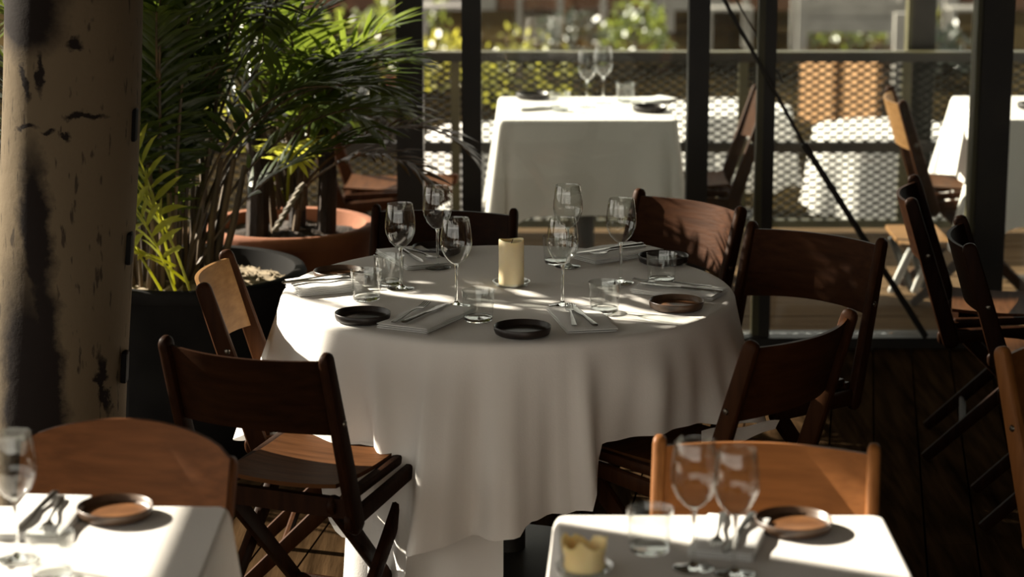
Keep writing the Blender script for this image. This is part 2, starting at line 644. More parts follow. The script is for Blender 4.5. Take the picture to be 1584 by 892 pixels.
RX0, RX1 = -3.0, 4.2
rpart('top_rail', (RX0, RY - .03, RT - .045), (RX1, RY + .03, RT - .006), M['steel'])
rpart('top_rail', (RX0, RY - .03, RT - .006), (RX1, RY + .03, RT), M['steel_olive'])  # thin olive layer paints the sunlit upper edge of the rail
rpart('middle_rail', (RX0, RY - .02, .36), (RX1, RY + .02, .405), M['steel'])
rpart('bottom_rail', (RX0, RY - .02, .02), (RX1, RY + .02, .055), M['steel_olive'])
for x in (-2.9, -1.55, -.25, 1.02, 1.74, 3.1):
    rpart('rail_post', (x - .02, RY - .025, 0), (x + .02, RY + .025, RT - .045), M['steel_olive'])
mm = MB()
dw, dh, th = .057, .035, .0036
z0, z1 = .055, RT - .045
hh = z1 - z0
sl_ = dh / dw
for sgn in (1, -1):
    k = -int(hh / sl_ / dw) - 1
    while True:
        xa = RX0 + k * dw
        k += 1
        if xa > RX1:
            break
        # strand from (xa, bottom) rising to the right (sgn 1) or from (xa, top) falling to the right
        xs, xe = xa, xa + hh / sl_
        t0 = max(0, (RX0 - xs) / (xe - xs))
        t1 = min(1, (RX1 - xs) / (xe - xs))
        if t1 <= t0:
            continue
        pa = Vector((xs + (xe - xs) * t0, 0, (z0 + hh * t0) if sgn > 0 else (z1 - hh * t0)))
        pb = Vector((xs + (xe - xs) * t1, 0, (z0 + hh * t1) if sgn > 0 else (z1 - hh * t1)))
        nrm = Vector((-(pb - pa).z, 0, (pb - pa).x)).normalized() * th
        dep = Vector((0, .006, 0))
        off = Vector((0, RY, 0)) - rl
        vs_ = [pa - nrm - dep, pa + nrm - dep, pb + nrm - dep, pb - nrm - dep, pa - nrm + dep, pa + nrm + dep, pb + nrm + dep, pb - nrm + dep]
        mm.add([p + off for p in vs_], [(0, 1, 2, 3), (7, 6, 5, 4), (1, 5, 6, 2), (4, 0, 3, 7)])
ms = mm.build('wire_mesh', M['mesh'], rail, smooth=False)
ms['kind'] = 'stuff'

# slim post standing at the railing
tp = empty('terrace_post', (1.78, RY + .12, 0))
tag(tp, 'slim brown steel post rising behind the mesh railing near the right window post', 'post')
MB().bbox((-.008, -.04, -.9), (.095, .04, 2.9)).build('shaft', M['steel'], tp, smooth=False)
MB().bbox((-.028, -.045, -.9), (-.008, .045, 2.9)).build('lit_edge_strip', M['steel_olive'], tp, smooth=False)  # lighter colour stands for sun on the post's left edge

# unseen canvas canopy added to dim the terrace and block stray sun
cp = empty('added_canopy', (1.2, 9.25, 0))
tag(cp, 'unseen brown canvas canopy added over the terrace to cut its light', 'canopy')
MB().grid(lambda u, v: Vector((-5.1 + 1.5 * u, -.20 + 1.02 * v, 2.72 + .25 * .58 * (1 - v) - .01 * math.sin(u * 9))), 12, 4).build('canvas', M['canvas'], cp)
MB().grid(lambda u, v: Vector((-3.6 + 10.5 * u, -.95 + 1.77 * v, 2.72 + .25 * (1 - v) - .03 * math.sin(u * 19))), 60, 4).build('canvas', M['canvas'], cp)
MB().bbox((-5.15, .80, 2.64), (6.95, .86, 2.72)).build('front_bar', M['steel'], cp, smooth=False)
for x in (-5.1, 6.9):
    MB().bbox((x - .03, .80, 0), (x + .03, .86, 2.64)).build('leg', M['steel'], cp, smooth=False)

# lower terrace ground
gr = MB().bbox((-60, -60, -1.1), (60, 60, -.9)).build('ground', M['stone'], smooth=False)
tag(gr, 'patchy stone paving of the lower terrace', 'ground', kind='structure')
# unseen canvas sheets added at the left, cut to cast the shadow edges
BX = -2.75


def z_at(x):      # height at the occluder plane of the sun ray that ends at x on the table tops
    return .73 + (x - BX) / SUN_DIR.x * -SUN_DIR.z


def y_at(u):      # y at the occluder plane for a shadow line at perpendicular offset u
    return (u - math.sin(-SUN_AZ) * BX) / math.cos(SUN_AZ)


def occluder(u0, u1, xs, label):
    b = empty('canvas_occluder', (BX, (y_at(u0) + y_at(u1)) / 2, 0))
    tag(b, label, 'occluder', 'added canvas occluders along the left side')
    h0 = z_at(xs)
    l = (y_at(u1) - y_at(u0)) / 2
    def wav(u, v):
        return Vector((.012 * math.sin(u * l * 20), -l + 2 * l * u, h0 + (2.93 - h0) * v))
    MB().grid(wav, 40, 4).build('cloth', M['canvas'], b)
    MB().tube([(0, -l, h0), (0, l, h0)], .018).build('bottom_bar', M['steel'], b)


occluder(.2, 3.53, -.56, 'long brown canvas blind added out of view to shade the two front tables')
occluder(4.38, 4.615, -.735, 'narrow brown canvas blind hung lowest, added out of view to keep sun off the tablecloth front')
occluder(4.6155, 4.965, -.34, 'narrow brown canvas blind added out of view to shade the round table top')
for yy in (-1.0, 1.6, 5.26):
    sp = MB().bbox((BX - .1, yy - .05, 0), (BX, yy + .05, 2.95)).build('side_post', M['wood'], smooth=False)
    tag(sp, {-1.0: 'timber post behind the camera on the open left side', 1.6: 'timber post on the open left side beside the front tables',
             5.26: 'timber post on the open left side near the white column'}[yy], 'post', 'timber posts on the open left side')

# ------------------------------------------------------------------ chairs
HALF = .200


def chair_meshes(wood, ply, hump=0.0, cover=False, top=.80):
    """shared meshes of one chair kind: folding chair with curved plywood back and crossed legs"""
    d = {}
    for s in (-1, 1):
        m = MB()
        t_top = top - (.055 if cover else .018)
        m.sweep([(s * HALF, -.175, .375), (s * HALF, -.215, .50), (s * HALF, -.305, t_top)],
                [(.026, .052), (.028, .050), (.026, .040)], (1, 0, 0), .022, .018, n=12)
        d['post', s] = m.mesh('back_post', wood)
        m = MB()
        m.sweep([(s * (HALF - .004), -.20, .385), (s * (HALF - .004), .22, .43)], [(.022, .045), (.022, .035)], (1, 0, 0), .015, .02, n=12)
        m.sweep([(s * (HALF - .034), -.16, .425), (s * (HALF - .034), .235, .452)], [(.024, .026), (.024, .024)], (1, 0, 0), .012, .012, n=10)
        d['rail', s] = m.mesh('seat_rail', wood)
        m = MB()
        m.sweep([(s * (HALF - .028), .195, .425), (s * (HALF - .028), -.235, .006)], [(.024, .050), (.022, .034)], (1, 0, 0), .02, .006, n=10)
        d['rear_leg', s] = m.mesh('leg', wood)
        m = MB()
        m.sweep([(s * (HALF - .062), -.165, .41), (s * (HALF - .062), .245, .006)], [(.024, .046), (.022, .034)], (1, 0, 0), .02, .006, n=10)
        d['front_leg', s] = m.mesh('leg', wood)
    # backrest: curved plywood panel
    hw = HALF + (.012 if cover else -.006)
    zb, zt = top - .200, top - .020
    th = .010

    def surf(u, v, off):
        x = (u * 2 - 1)
        z = zb + (zt - zb) * v + hump * max(0, (1 - x * x)) ** 1.0 * v - (0.012 * (x ** 12) * v if cover else 0)
        z -= .022 * (1 - v) * (1 - x * x) * -1.0 * .3
        yb = -.215 - (z - .50) * .30
        y = yb - .050 * (1 - x * x) + off + (.018 if cover else 0)
        return Vector((x * hw, y, z))
    nu, nv = 16, 5
    m = MB()
    f_ = [[surf(i / nu, j / nv, th / 2) for j in range(nv + 1)] for i in range(nu + 1)]
    b_ = [[surf(i / nu, j / nv, -th / 2) for j in range(nv + 1)] for i in range(nu + 1)]
    rings = []
    for i in range(nu + 1):
        rings.append(f_[i] + list(reversed(b_[i])))
    m.rings(rings)
    d['back'] = m.mesh('backrest', ply)
    m = MB()
    sw = HALF - .05

    def seat(u, v, off):
        x = (u * 2 - 1)
        y = -.175 + .40 * v
        z = .447 + .010 * x * x - .012 * math.sin(v * math.pi) + .010 * v - (.02 * max(0, v - .85) / .15 if v > .85 else 0)
        return Vector((x * sw * (1 + .04 * v), y, z + off))
    f_ = [[seat(i / 10, j / 8, .005) for j in range(9)] for i in range(11)]
    b_ = [[seat(i / 10, j / 8, -.005) for j in range(9)] for i in range(11)]
    m.rings([f_[i] + list(reversed(b_[i])) for i in range(11)])
    d['seat'] = m.mesh('seat', M['ply_warm'] if ply is M['ply_warm'] else M['seat_ply'])
    d['bar1'] = MB().tube([(-HALF + .03, -.13, .105), (HALF - .03, -.13, .105)], .011, 8).mesh('stretcher', wood)
    d['bar2'] = MB().tube([(-HALF + .06, .15, .10), (HALF - .06, .15, .10)], .011, 8).mesh('stretcher', wood)
    d['bar3'] = MB().box((0, -.165, .405), (2 * HALF - .03, .02, .045)).mesh('seat_bar', wood, False)
    m = MB()
    for s in (-1, 1):
        m = MB()
        m.lathe([(0.0, .004), (.006, .003), (.008, 0)], 10)
        d['bolt'] = m.mesh('bolt', M['cutlery'])
    return d


CHAIR = {}
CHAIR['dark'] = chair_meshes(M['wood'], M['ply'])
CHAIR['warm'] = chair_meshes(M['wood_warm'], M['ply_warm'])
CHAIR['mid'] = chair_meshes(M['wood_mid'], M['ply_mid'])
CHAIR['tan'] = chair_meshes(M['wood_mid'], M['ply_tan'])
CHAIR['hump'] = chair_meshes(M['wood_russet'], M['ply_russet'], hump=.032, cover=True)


def chair(kind, left, right, away, label, group, top=.80):
    """left/right: world points of the post tops as seen from the camera; away: chair seen from behind"""
    d = CHAIR[kind]
    l, r = Vector(left), Vector(right)
    v = (r - l)
    v.z = 0
    v.normalize()
    xdir = v if away else -v
    fwd = Vector((-xdir.y, xdir.x, 0))
    mid = (l + r) / 2
    loc = mid + fwd * .305
    loc.z = 0
    t = empty('folding_chair', loc, math.atan2(xdir.y, xdir.x))
    tag(t, label, 'chair', group)
    for s in (-1, 1):
        p = obj('back_post', d['post', s], t)
        bo = obj('bolt', d['bolt'], p)
        bo.location = (s * (HALF + .0135), -.25, .63)
        bo.rotation_euler = (0, s * math.pi / 2, 0)
        obj('seat_rail', d['rail', s], t)
        obj('leg', d['rear_leg', s], t)
        obj('leg', d['front_leg', s], t)
    obj('backrest', d['back'], t)
    obj('seat', d['seat'], t)
    obj('stretcher', d['bar1'], t)
    obj('stretcher', d['bar2'], t)
    obj('seat_bar', d['bar3'], t)
    return t


GM = 'folding chairs around the round table'
GS = 'folding chairs at the square front tables'
GR = 'folding chairs along the right side of the room'
GO = 'folding chairs out on the terrace'
Z = .80
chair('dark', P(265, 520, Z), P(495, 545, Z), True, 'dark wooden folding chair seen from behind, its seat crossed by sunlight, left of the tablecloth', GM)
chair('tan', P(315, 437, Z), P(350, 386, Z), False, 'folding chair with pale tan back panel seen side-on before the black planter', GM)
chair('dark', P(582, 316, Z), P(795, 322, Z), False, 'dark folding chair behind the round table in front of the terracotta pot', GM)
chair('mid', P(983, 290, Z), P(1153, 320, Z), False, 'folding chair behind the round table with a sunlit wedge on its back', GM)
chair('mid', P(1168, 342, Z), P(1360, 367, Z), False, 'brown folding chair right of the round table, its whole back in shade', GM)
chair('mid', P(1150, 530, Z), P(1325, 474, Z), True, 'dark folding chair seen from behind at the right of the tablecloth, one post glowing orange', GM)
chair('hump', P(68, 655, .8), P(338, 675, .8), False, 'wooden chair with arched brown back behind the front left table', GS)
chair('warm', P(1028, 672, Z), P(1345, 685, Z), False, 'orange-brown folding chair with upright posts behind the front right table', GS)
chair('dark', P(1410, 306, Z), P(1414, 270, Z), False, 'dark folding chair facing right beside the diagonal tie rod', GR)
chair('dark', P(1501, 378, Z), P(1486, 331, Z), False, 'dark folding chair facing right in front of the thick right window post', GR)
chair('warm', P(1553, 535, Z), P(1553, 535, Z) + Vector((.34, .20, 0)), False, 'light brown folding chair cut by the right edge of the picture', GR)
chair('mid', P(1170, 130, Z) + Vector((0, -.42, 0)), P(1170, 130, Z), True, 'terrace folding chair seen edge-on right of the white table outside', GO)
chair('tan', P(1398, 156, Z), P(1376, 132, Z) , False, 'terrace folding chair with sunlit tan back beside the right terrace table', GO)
chair('tan', Vector((-.78, 8.72, .8)), Vector((-.76, 9.12, .8)), False, 'terrace folding chair left of the white table outside, mostly behind the palm', GO)

# ------------------------------------------------------------------ round table and its cloth
TC = Vector((-.01, 5.79, 0))
TR = .565
TZ = .73
tb = empty('round_table', TC)
tag(tb, 'round pedestal table hidden under the long white cloth', 'table')
MB().lathe([(0, .70), (TR - .01, .70), (TR - .005, .712), (TR - .01, .724), (0, .724)], 48).build('table_top', M['wood'], tb)
MB().lathe([(.045, .04), (.045, .70)], 20, cap=True).build('pedestal', M['steel'], tb)
MB().lathe([(0, 0), (.27, 0), (.27, .015), (.06, .04), (0, .04)], 32).build('base', M['steel'], tb)


def interp(tbl, x):
    if x <= tbl[0][0]:
        return tbl[0][1]
    for (a, fa), (b, fb) in zip(tbl[:-1], tbl[1:]):
        if x <= b:
            t = (x - a) / (b - a)
            t = t * t * (3 - 2 * t)
            return fa + (fb - fa) * t
    return tbl[-1][1]


# hem height and outward spread by angle from the camera side (degrees, positive to the right)
HEM = [(-180, .30), (-100, .30), (-75, .40), (-50, .40), (-40, .22), (-30, .12), (-23, .14), (-19.5, .25), (-17, .262), (-5, .285), (2, .297), (4.5, .325), (12, .335), (17, .35),
       (19, .42), (22, .488), (45, .495), (60, .47), (80, .40), (110, .35), (180, .30)]
SPR = [(-180, .10), (-140, .06), (-110, .12), (-90, .15), (-62, .07), (-48, .055), (-36, .02), (-27, .035), (-21.5, .05), (-18, .155), (-13, .105), (-7, .060), (-2, .115), (1, .125), (5, .085), (9, .065), (12, .085), (14, .07), (17.5, .125), (21, .06), (30, .045),
       (38, .10), (48, .07), (56, .15), (66, .20), (80, .12), (110, .10), (150, .12), (180, .10)]


def cloth_pt(phi, s):
    """phi in degrees, s in 0..1 along the drop"""
    hz = interp(HEM, phi)
    sp = interp(SPR, phi)
    drop = TZ - hz
    z = TZ - drop * s
    q = min(1.0, drop * s / .10)
    f = drop * s
    rr = TR + .010 * math.sin(min(1, f / .014) * math.pi / 2) + sp * (f / .46) ** 1.1
    rip = (.006 * math.sin(R(phi) * 23 + 1) + .005 * math.sin(R(phi) * 37 + 2.2 + 2 * s)) * q * min(1, s * 1.6)
    # shallow diagonal crease on the left front
    cre = (.026 * math.exp(-((phi + 34 - 13 * s) / 3.0) ** 2) - .016 * math.exp(-((phi + 41 - 13 * s) / 4.0) ** 2)) * q * min(1, 2 * s + .2)
    bul = .016 * math.exp(-((phi - 33 - 6 * s) / 8.0) ** 2) * math.sin(math.pi * min(1, s * 1.1)) * q
    rr += rip + cre + bul
    a = R(phi)
    return Vector((rr * math.sin(a), -rr * math.cos(a), z))


m = MB()
NP, NS = 300, 34
top_rings = []
for rr in (.001, .15, .30, .42, .50, .545, TR - .006):
    top_rings.append([Vector((rr * math.sin(2 * math.pi * k / NP), -rr * math.cos(2 * math.pi * k / NP),
                              TZ + (.0012 * math.sin(rr * 19 + 3 * math.cos(2 * math.pi * k / NP)) if rr < .5 else 0))) for k in range(NP)])
for j in range(1, NS + 1):
    s = (j / NS) ** 1.35
    ring = []
    for k in range(NP):
        ph = 360 * k / NP
        if ph > 180:
            ph -= 360
        ring.append(cloth_pt(ph, s))
    top_rings.append(ring)
m.rings(top_rings, cap=False)
cl = m.build('tablecloth', M['cloth'], sharp=80)
cl.location = TC
tag(cl, 'long white linen cloth draped over the round table to the floor', 'tablecloth')
# lower layer of the cloth hanging behind the front fold
def under(u, v):
    a = R(-41 + 40 * u)
    z = .46 - (.36 + .05 * math.sin(u * 5)) * v
    rr = TR + .008 + .035 * v + .012 * math.sin(u * 12) * v
    return Vector((rr * math.sin(a), -rr * math.cos(a), z))


MB().grid(under, 40, 10).build('cloth_underlayer', M['cloth'], cl, sharp=80)
# corner of the cloth resting on the seat of the chair at the right
m = MB()
c0 = P(1085, 668, .475)
c1 = P(1206, 652, .475)
c2 = P(1190, 676, .465)
c3 = P(1085, 684, .465)


def flap(u, v):
    a = c0.lerp(c1, u)
    b = c3.lerp(c2, u)
    p = a.lerp(b, v * (1 - .55 * max(0, u - .6) / .4))
    p.z += .004 * math.sin(u * 9) - .006 * v + .003
    return p - TC


m.grid(flap, 14, 6)
m.build('cloth_corner', M['cloth'], cl)


# ------------------------------------------------------------------ square tables
def square_table(name, cx, cy, hx, hy, label, clabel, hang=.42, pedestal=True, flare=.16, seed=1):
    t = empty(name, (cx, cy, 0))
    tag(t, label, 'table')
    MB().bbox((-hx + .012, -hy + .012, .70), (hx - .012, hy - .012, .724)).build('table_top', M['wood'], t, smooth=False)
    MB().lathe([(.04, .04), (.04, .70)], 16, cap=True).build('pedestal', M['steel'], t)
    for a in range(4):
        MB().sweep([(0, 0, .035), (.24 * math.cos(a * math.pi / 2 + .78), .24 * math.sin(a * math.pi / 2 + .78), .02)],
                   [(.05, .03), (.04, .02)], (-math.sin(a * math.pi / 2 + .78), math.cos(a * math.pi / 2 + .78), 0), 0, .02).build('foot', M['steel'], t)
    rc = .022
    per = []   # outline points with outward normal and corner weight
    n_side, n_c = 26, 10
    quad = [(1, 1), (-1, 1), (-1, -1), (1, -1)]
    for qi, (sx, sy) in enumerate(quad):
        a0 = qi * math.pi / 2
        for k in range(n_c + 1):
            a = a0 + math.pi / 2 * k / n_c
            nx, ny = math.cos(a), math.sin(a)
            w = math.sin(math.pi * k / n_c) ** .6
            per.append((sx * (hx - rc) + rc * nx, sy * (hy - rc) + rc * ny, nx, ny, w))
        # side to next corner
        nxs, nys = quad[(qi + 1) % 4]
        nx, ny = math.cos(a0 + math.pi / 2), math.sin(a0 + math.pi / 2)
        p0 = Vector((sx * (hx - rc) + rc * nx, sy * (hy - rc) + rc * ny, 0))
        p1 = Vector((nxs * (hx - rc) + rc * nx, nys * (hy - rc) + rc * ny, 0))
        for k in range(1, n_side):
            p = p0.lerp(p1, k / n_side)
            u = k / n_side
            w = .5 * (math.exp(-(u / .10) ** 2) + math.exp(-((1 - u) / .10) ** 2))
            per.append((p.x, p.y, nx, ny, w))
    n = len(per)
    m = MB()
    rings = []
    for k in (.02, .35, .7, .93, .985):
        rings.append([Vector((p[0] * k, p[1] * k, TZ)) for p in per])
    rn = random.Random(seed)
    ph1, ph2 = rn.uniform(0, 6), rn.uniform(0, 6)
    for s in (0, .012, .03, .06, .12, .2, .3, .42, .55, .7, .85, 1.0):
        ring = []
        for i, (x, y, nx, ny, w) in enumerate(per):
            f = hang * s
            q = min(1, f / .012)
            o = .007 * math.sin(q * math.pi / 2) + f * flare * (.25 + 1.0 * w) + .010 * s * math.sin(i * .42 + ph1) + .006 * s * math.sin(i * .9 + ph2)
            zz = TZ - .004 * q - f - w * .10 * s
            ring.append(Vector((x + nx * o, y + ny * o, zz)))
        rings.append(ring)
    m.rings(rings, cap=False)
    c = m.build('tablecloth', M['cloth'], sharp=80)
    c.location = (cx, cy, 0)
    tag(c, clabel, 'tablecloth')
    return t


bl, br = P(862, 797, TZ), P(1366, 803, TZ)
hx = (br.x - bl.x) / 2
square_table('square_table', (bl.x + br.x) / 2, bl.y - .33, hx, .33, 'square pedestal table at the front right of the room',
             'white cloth on the front right table below the orange-brown chair', seed=2)
br = P(352, 783, TZ)
square_table('square_table', br.x - .32, br.y - .33, .32, .33, 'square pedestal table at the front left corner',
             'white cloth on the front left table below the arched chair', seed=3)
fl_, fr_ = P(772, 186, TZ), P(1046, 186, TZ)
square_table('terrace_table', (fl_.x + fr_.x) / 2, fl_.y + .32, (fr_.x - fl_.x) / 2, .32, 'square terrace table right behind the glass wall',
             'white cloth half in sun on the terrace table behind the glass', hang=.36, seed=4)
square_table('terrace_table', 1.78 + .36, fl_.y + .34, .36, .32, 'square terrace table at the right edge outside',
             'white cloth on the terrace table behind the thick right window post', hang=.40, seed=5, flare=.3)

# ------------------------------------------------------------------ tableware
TOP = TZ + .0016


def lathe_mesh(name, prof, mat, n=36):
    return MB().lathe(prof, n).mesh(name, mat, sharp=60)


# wine glass: foot, stem, bowl
WG_FOOT = lathe_mesh('foot', [(0, 0), (.033, 0), (.0345, .0012), (.033, .0024), (.018, .004), (.007, .008), (.0042, .013), (0, .013)], M['glass'])
WG_STEM = lathe_mesh('stem', [(0, .0125), (.0042, .0125), (.0034, .03), (.0032, .07), (.0038, .095), (.006, .106), (0, .106)], M['glass'], 16)
WG_BOWL = lathe_mesh('bowl', [(0, .104), (.006, .1045), (.016, .111), (.028, .124), (.0365, .142), (.0395, .158), (.0385, .178), (.0355, .200), (.0325, .2195),
                              (.0322, .2203), (.0318, .2195), (.0350, .200)], M['thin_glass'], 40)
TUMBLER = lathe_mesh('glass_wall', [(.0345, .006), (.0395, .074), (.0398, .0755), (.0392, .0745), (.0375, .055)], M['thin_glass'], 40)
TUMBLER_BASE = lathe_mesh('glass_base', [(0, .0), (.030, 0), (.033, .002), (.0345, .006), (.0332, .011), (.030, .0095), (0, .0088)], M['glass'], 40)
PLATE_OUT = [(0, 0), (.058, 0), (.064, .003), (.0665, .010), (.0675, .0195), (.0665, .0205), (.0650, .0195), (.0635, .010), (.060, .0068), (.056, .0062)]
PLATE_BODY = lathe_mesh('plate_body', PLATE_OUT, M['plate'], 48)
PLATE_WELL = lathe_mesh('well', [(0, .0060), (.030, .0063), (.0565, .0064)], M['plate'], 48)
PLATE_WELL_B = lathe_mesh('well', [(0, .0060), (.030, .0063), (.0565, .0064)], M['plate_brown'], 48)
PLATE_BODY_B = lathe_mesh('plate_body', PLATE_OUT, mat_noise('brown_edge_glaze', (.035, .018, .010), (.11, .065, .038), .38, 18), 48)


def at_top(px, py):
    p = P(px, py, TZ)
    p.z = TOP
    return p


def wine_glass(loc, label, group, scale=1.0):
    g = empty('wine_glass', loc, random.uniform(0, 6))
    tag(g, label, 'wine glass', group)
    for nm, me in (('foot', WG_FOOT), ('stem', WG_STEM), ('bowl', WG_BOWL)):
        obj(nm, me, g)
    g.scale = (scale, scale, scale)
    return g


def tumbler(loc, label, group):
    g = empty('tumbler', loc)
    tag(g, label, 'glass', group)
    obj('glass_wall', TUMBLER, g)
    obj('glass_base', TUMBLER_BASE, g)
    return g


def plate(loc, label, group, brown=False):
    g = empty('side_plate', loc)
    tag(g, label, 'plate', group)
    obj('plate_body', PLATE_BODY_B if brown else PLATE_BODY, g)
    obj('well', PLATE_WELL_B if brown else PLATE_WELL, g)
    return g


GW, GT, GP, GN = ('wine glasses on the round table', 'tumblers on the round table', 'side plates on the round table', 'napkins on the round table')
GF, GK = 'forks on the round table', 'knives on the round table'
for (x, y), lb in (((620, 447), 'wine glass near the left rim of the round table, beside the two tumblers'),
                   ((677, 415), 'tall wine glass at the back left of the round table against the dark post'),
                   ((706, 474), 'wine glass at the front left, right of the knife on the napkin'),
                   ((878, 413), 'wine glass right of the candle, farthest back on the table'),
                   ((870, 474), 'wine glass at the tines of the front napkin fork'),
                   ((960, 438), 'wine glass standing alone among the sun streaks right of centre')):
    wine_glass(at_top(x, y), lb, GW)
for (x, y), lb in (((567, 464), 'tumbler at the end of the left napkin in full sun'),
                   ((602, 440), 'tumbler behind the leftmost wine glass'),
                   ((740, 497), 'tumbler in shade between the two black front plates'),
                   ((935, 483), 'tumbler right of the front napkin'),
                   ((1023, 437), 'tumbler before the back right plate'),
                   ((862, 408), 'tumbler right of the candle behind a wine glass')):
    tumbler(at_top(x, y), lb, GT)
for (x, y), lb, br_ in (((525, 430), 'dark plate with reddish centre at the far left rim of the round table', True),
                        ((561, 496), 'black plate left of the front left napkin', False),
                        ((808, 517), 'black plate closest to the camera on the round table', False),
                        ((1046, 477), 'brown glazed plate catching sun at the right of the round table', True),
                        ((1026, 406), 'dark plate behind the right tumbler in front of the sunlit chair', False),
                        ((676, 392), 'dark plate at the back left rim behind a wine glass', False)):
    plate(at_top(x, y), lb, GP, br_)


def napkin(c, ang, L, Wd, label, group, layers=3, th=.0045):
    """folded linen napkin, local x along its length"""
    m = MB()
    rn = random.Random(int(abs(c.x * 1000 + c.y * 77)))
    for k in range(layers):
        sh = rn.uniform(-.003, .003)
        z0_, z1_ = k * th + .0002, (k + 1) * th - .0004
        rs = []
        nseg = 14
        for i in range(nseg + 1):
            x = -L / 2 + L * i / nseg
            e = 1 if 0 < i < nseg else .3
            lift = .0012 * math.sin(i * .9 + k) * (k / max(1, layers - 1))
            hh_ = (z1_ - z0_) / 2 * e
            zm = (z0_ + z1_) / 2 + lift
            ring = []
            for (yy, zz) in ((-1, -.5), (-.97, -1), (.97, -1), (1, -.5), (1, .5), (.97, 1), (.5, 1.05), (0, 1), (-.5, 1.05), (-.97, 1), (-1, .5)):
                ring.append(Vector((x + sh, yy * Wd / 2 + sh, zm + zz * hh_)))
            rs.append(ring)
        m.rings(rs)
    o = m.build('folded_napkin', M['napkin'], sharp=50)
    o.location = c
    o.rotation_euler = (0, 0, ang)
    tag(o, label, 'napkin', group)
    return layers * th + .0012


def fork_mesh():
    h = MB()
    h.sweep([(-.10, 0, .002), (-.06, 0, .003), (0, 0, .006), (.03, 0, .0065), (.045, 0, .004)],
            [(.013, .002), (.011, .0025), (.005, .003), (.005, .003), (.010, .002)], (0, 1, 0), .006, 0, n=8)
    t = MB()
    t.sweep([(.040, 0, .0045), (.050, 0, .003), (.062, 0, .003)], [(.009, .002), (.021, .002), (.022, .002)], (0, 1, 0), n=8)
    for k in range(4):
        yy = -.0085 + k * .00567
        t.sweep([(.060, yy, .003), (.080, yy, .0045), (.102, yy * .95, .008)], [(.0036, .002), (.0034, .002), (.0022, .0016)], (0, 1, 0), n=6)
    return h.mesh('handle', M['cutlery']), t.mesh('tines', M['cutlery'])


def knife_mesh():
    h = MB()
    h.sweep([(-.105, 0, .004), (-.06, 0, .004), (0, 0, .004)], [(.014, .006), (.012, .006), (.009, .005)], (0, 1, 0), .006, 0, n=8)
    b_ = MB()
    b_.sweep([(-.002, 0, .004), (.03, .001, .003), (.08, .002, .003), (.108, .0, .003)], [(.009, .003), (.015, .002), (.018, .0016), (.010, .0012)],
             (0, 1, 0), 0, .006, n=8)
    return h.mesh('handle', M['cutlery']), b_.mesh('blade', M['cutlery'])


FH, FT = fork_mesh()
KH, KB = knife_mesh()


def cutlery(kind, c, ang, tilt, label, group):
    o = empty('fork' if kind == 'f' else 'knife', c)
    o.rotation_euler = (0, tilt, ang)
    tag(o, label, 'fork' if kind == 'f' else 'knife', group)
    if kind == 'f':
        obj('handle', FH, o)
        obj('tines', FT, o)
    else:
        obj('handle', KH, o)
        obj('blade', KB, o)
    return o


def setting(pa, pb, L, Wd, nl, fl__, kl, gn, gf, gk, foff=(.0, .018), koff=(.0, -.012), layers=3, dfa=6, dka=-3, fscale=1):
    """pa -> pb: pixels of the two ends of the napkin axis (handles at pa)"""
    a, b = at_top(*pa), at_top(*pb)
    c = (a + b) / 2
    d = (b - a)
    ang = math.atan2(d.y, d.x)
    h = napkin(c, ang, L, Wd, nl, gn, layers)
    ax = Vector((math.cos(ang), math.sin(ang), 0))
    ay = Vector((-ax.y, ax.x, 0))
    cutlery('f', c + ax * foff[0] + ay * foff[1] + Vector((0, 0, h)), ang + R(dfa), 0, fl__, gf)
    cutlery('k', c + ax * koff[0] + ay * koff[1] + Vector((0, 0, h)), ang + R(dka), 0, kl, gk)


setting((452, 452), (548, 444), .165, .125, 'thick folded white napkin in full sun at the left rim of the round table',
        'fork on the sunlit left napkin', 'knife on the sunlit left napkin', GN, GF, GK, foff=(.01, .02), layers=5)
setting((612, 517), (706, 476), .25, .135, 'folded napkin beside the front left black plate',
        'fork crossing the front left napkin toward the wine glass', 'knife on the front left napkin', GN, GF, GK,
        foff=(-.01, .038), koff=(.0, .004), dfa=5, dka=0)
setting((921, 521), (878, 474), .25, .12, 'rumpled folded napkin right of the closest black plate',
        'fork on the front napkin, tines at a wine glass foot', 'knife on the front napkin', GN, GF, GK, foff=(.01, .022), koff=(.0, -.006), layers=2, dfa=-8, dka=3)
setting((1118, 460), (985, 447), .22, .12, 'napkin in streaked sunlight behind the brown sunlit plate',
        'fork on the right napkin, tines over its edge', 'knife on the right napkin', GN, GF, GK, foff=(.03, -.024), koff=(-.01, .014), layers=3)
setting((1008, 386), (888, 405), .24, .14, 'folded napkin at the back right rim of the round table',
        'fork on the back right napkin', 'knife on the back right napkin', GN, GF, GK)
setting((612, 388), (668, 418), .24, .13, 'folded napkin at the back left behind the leftmost wine glass',
        'fork on the back left napkin', 'knife on the back left napkin', GN, GF, GK)

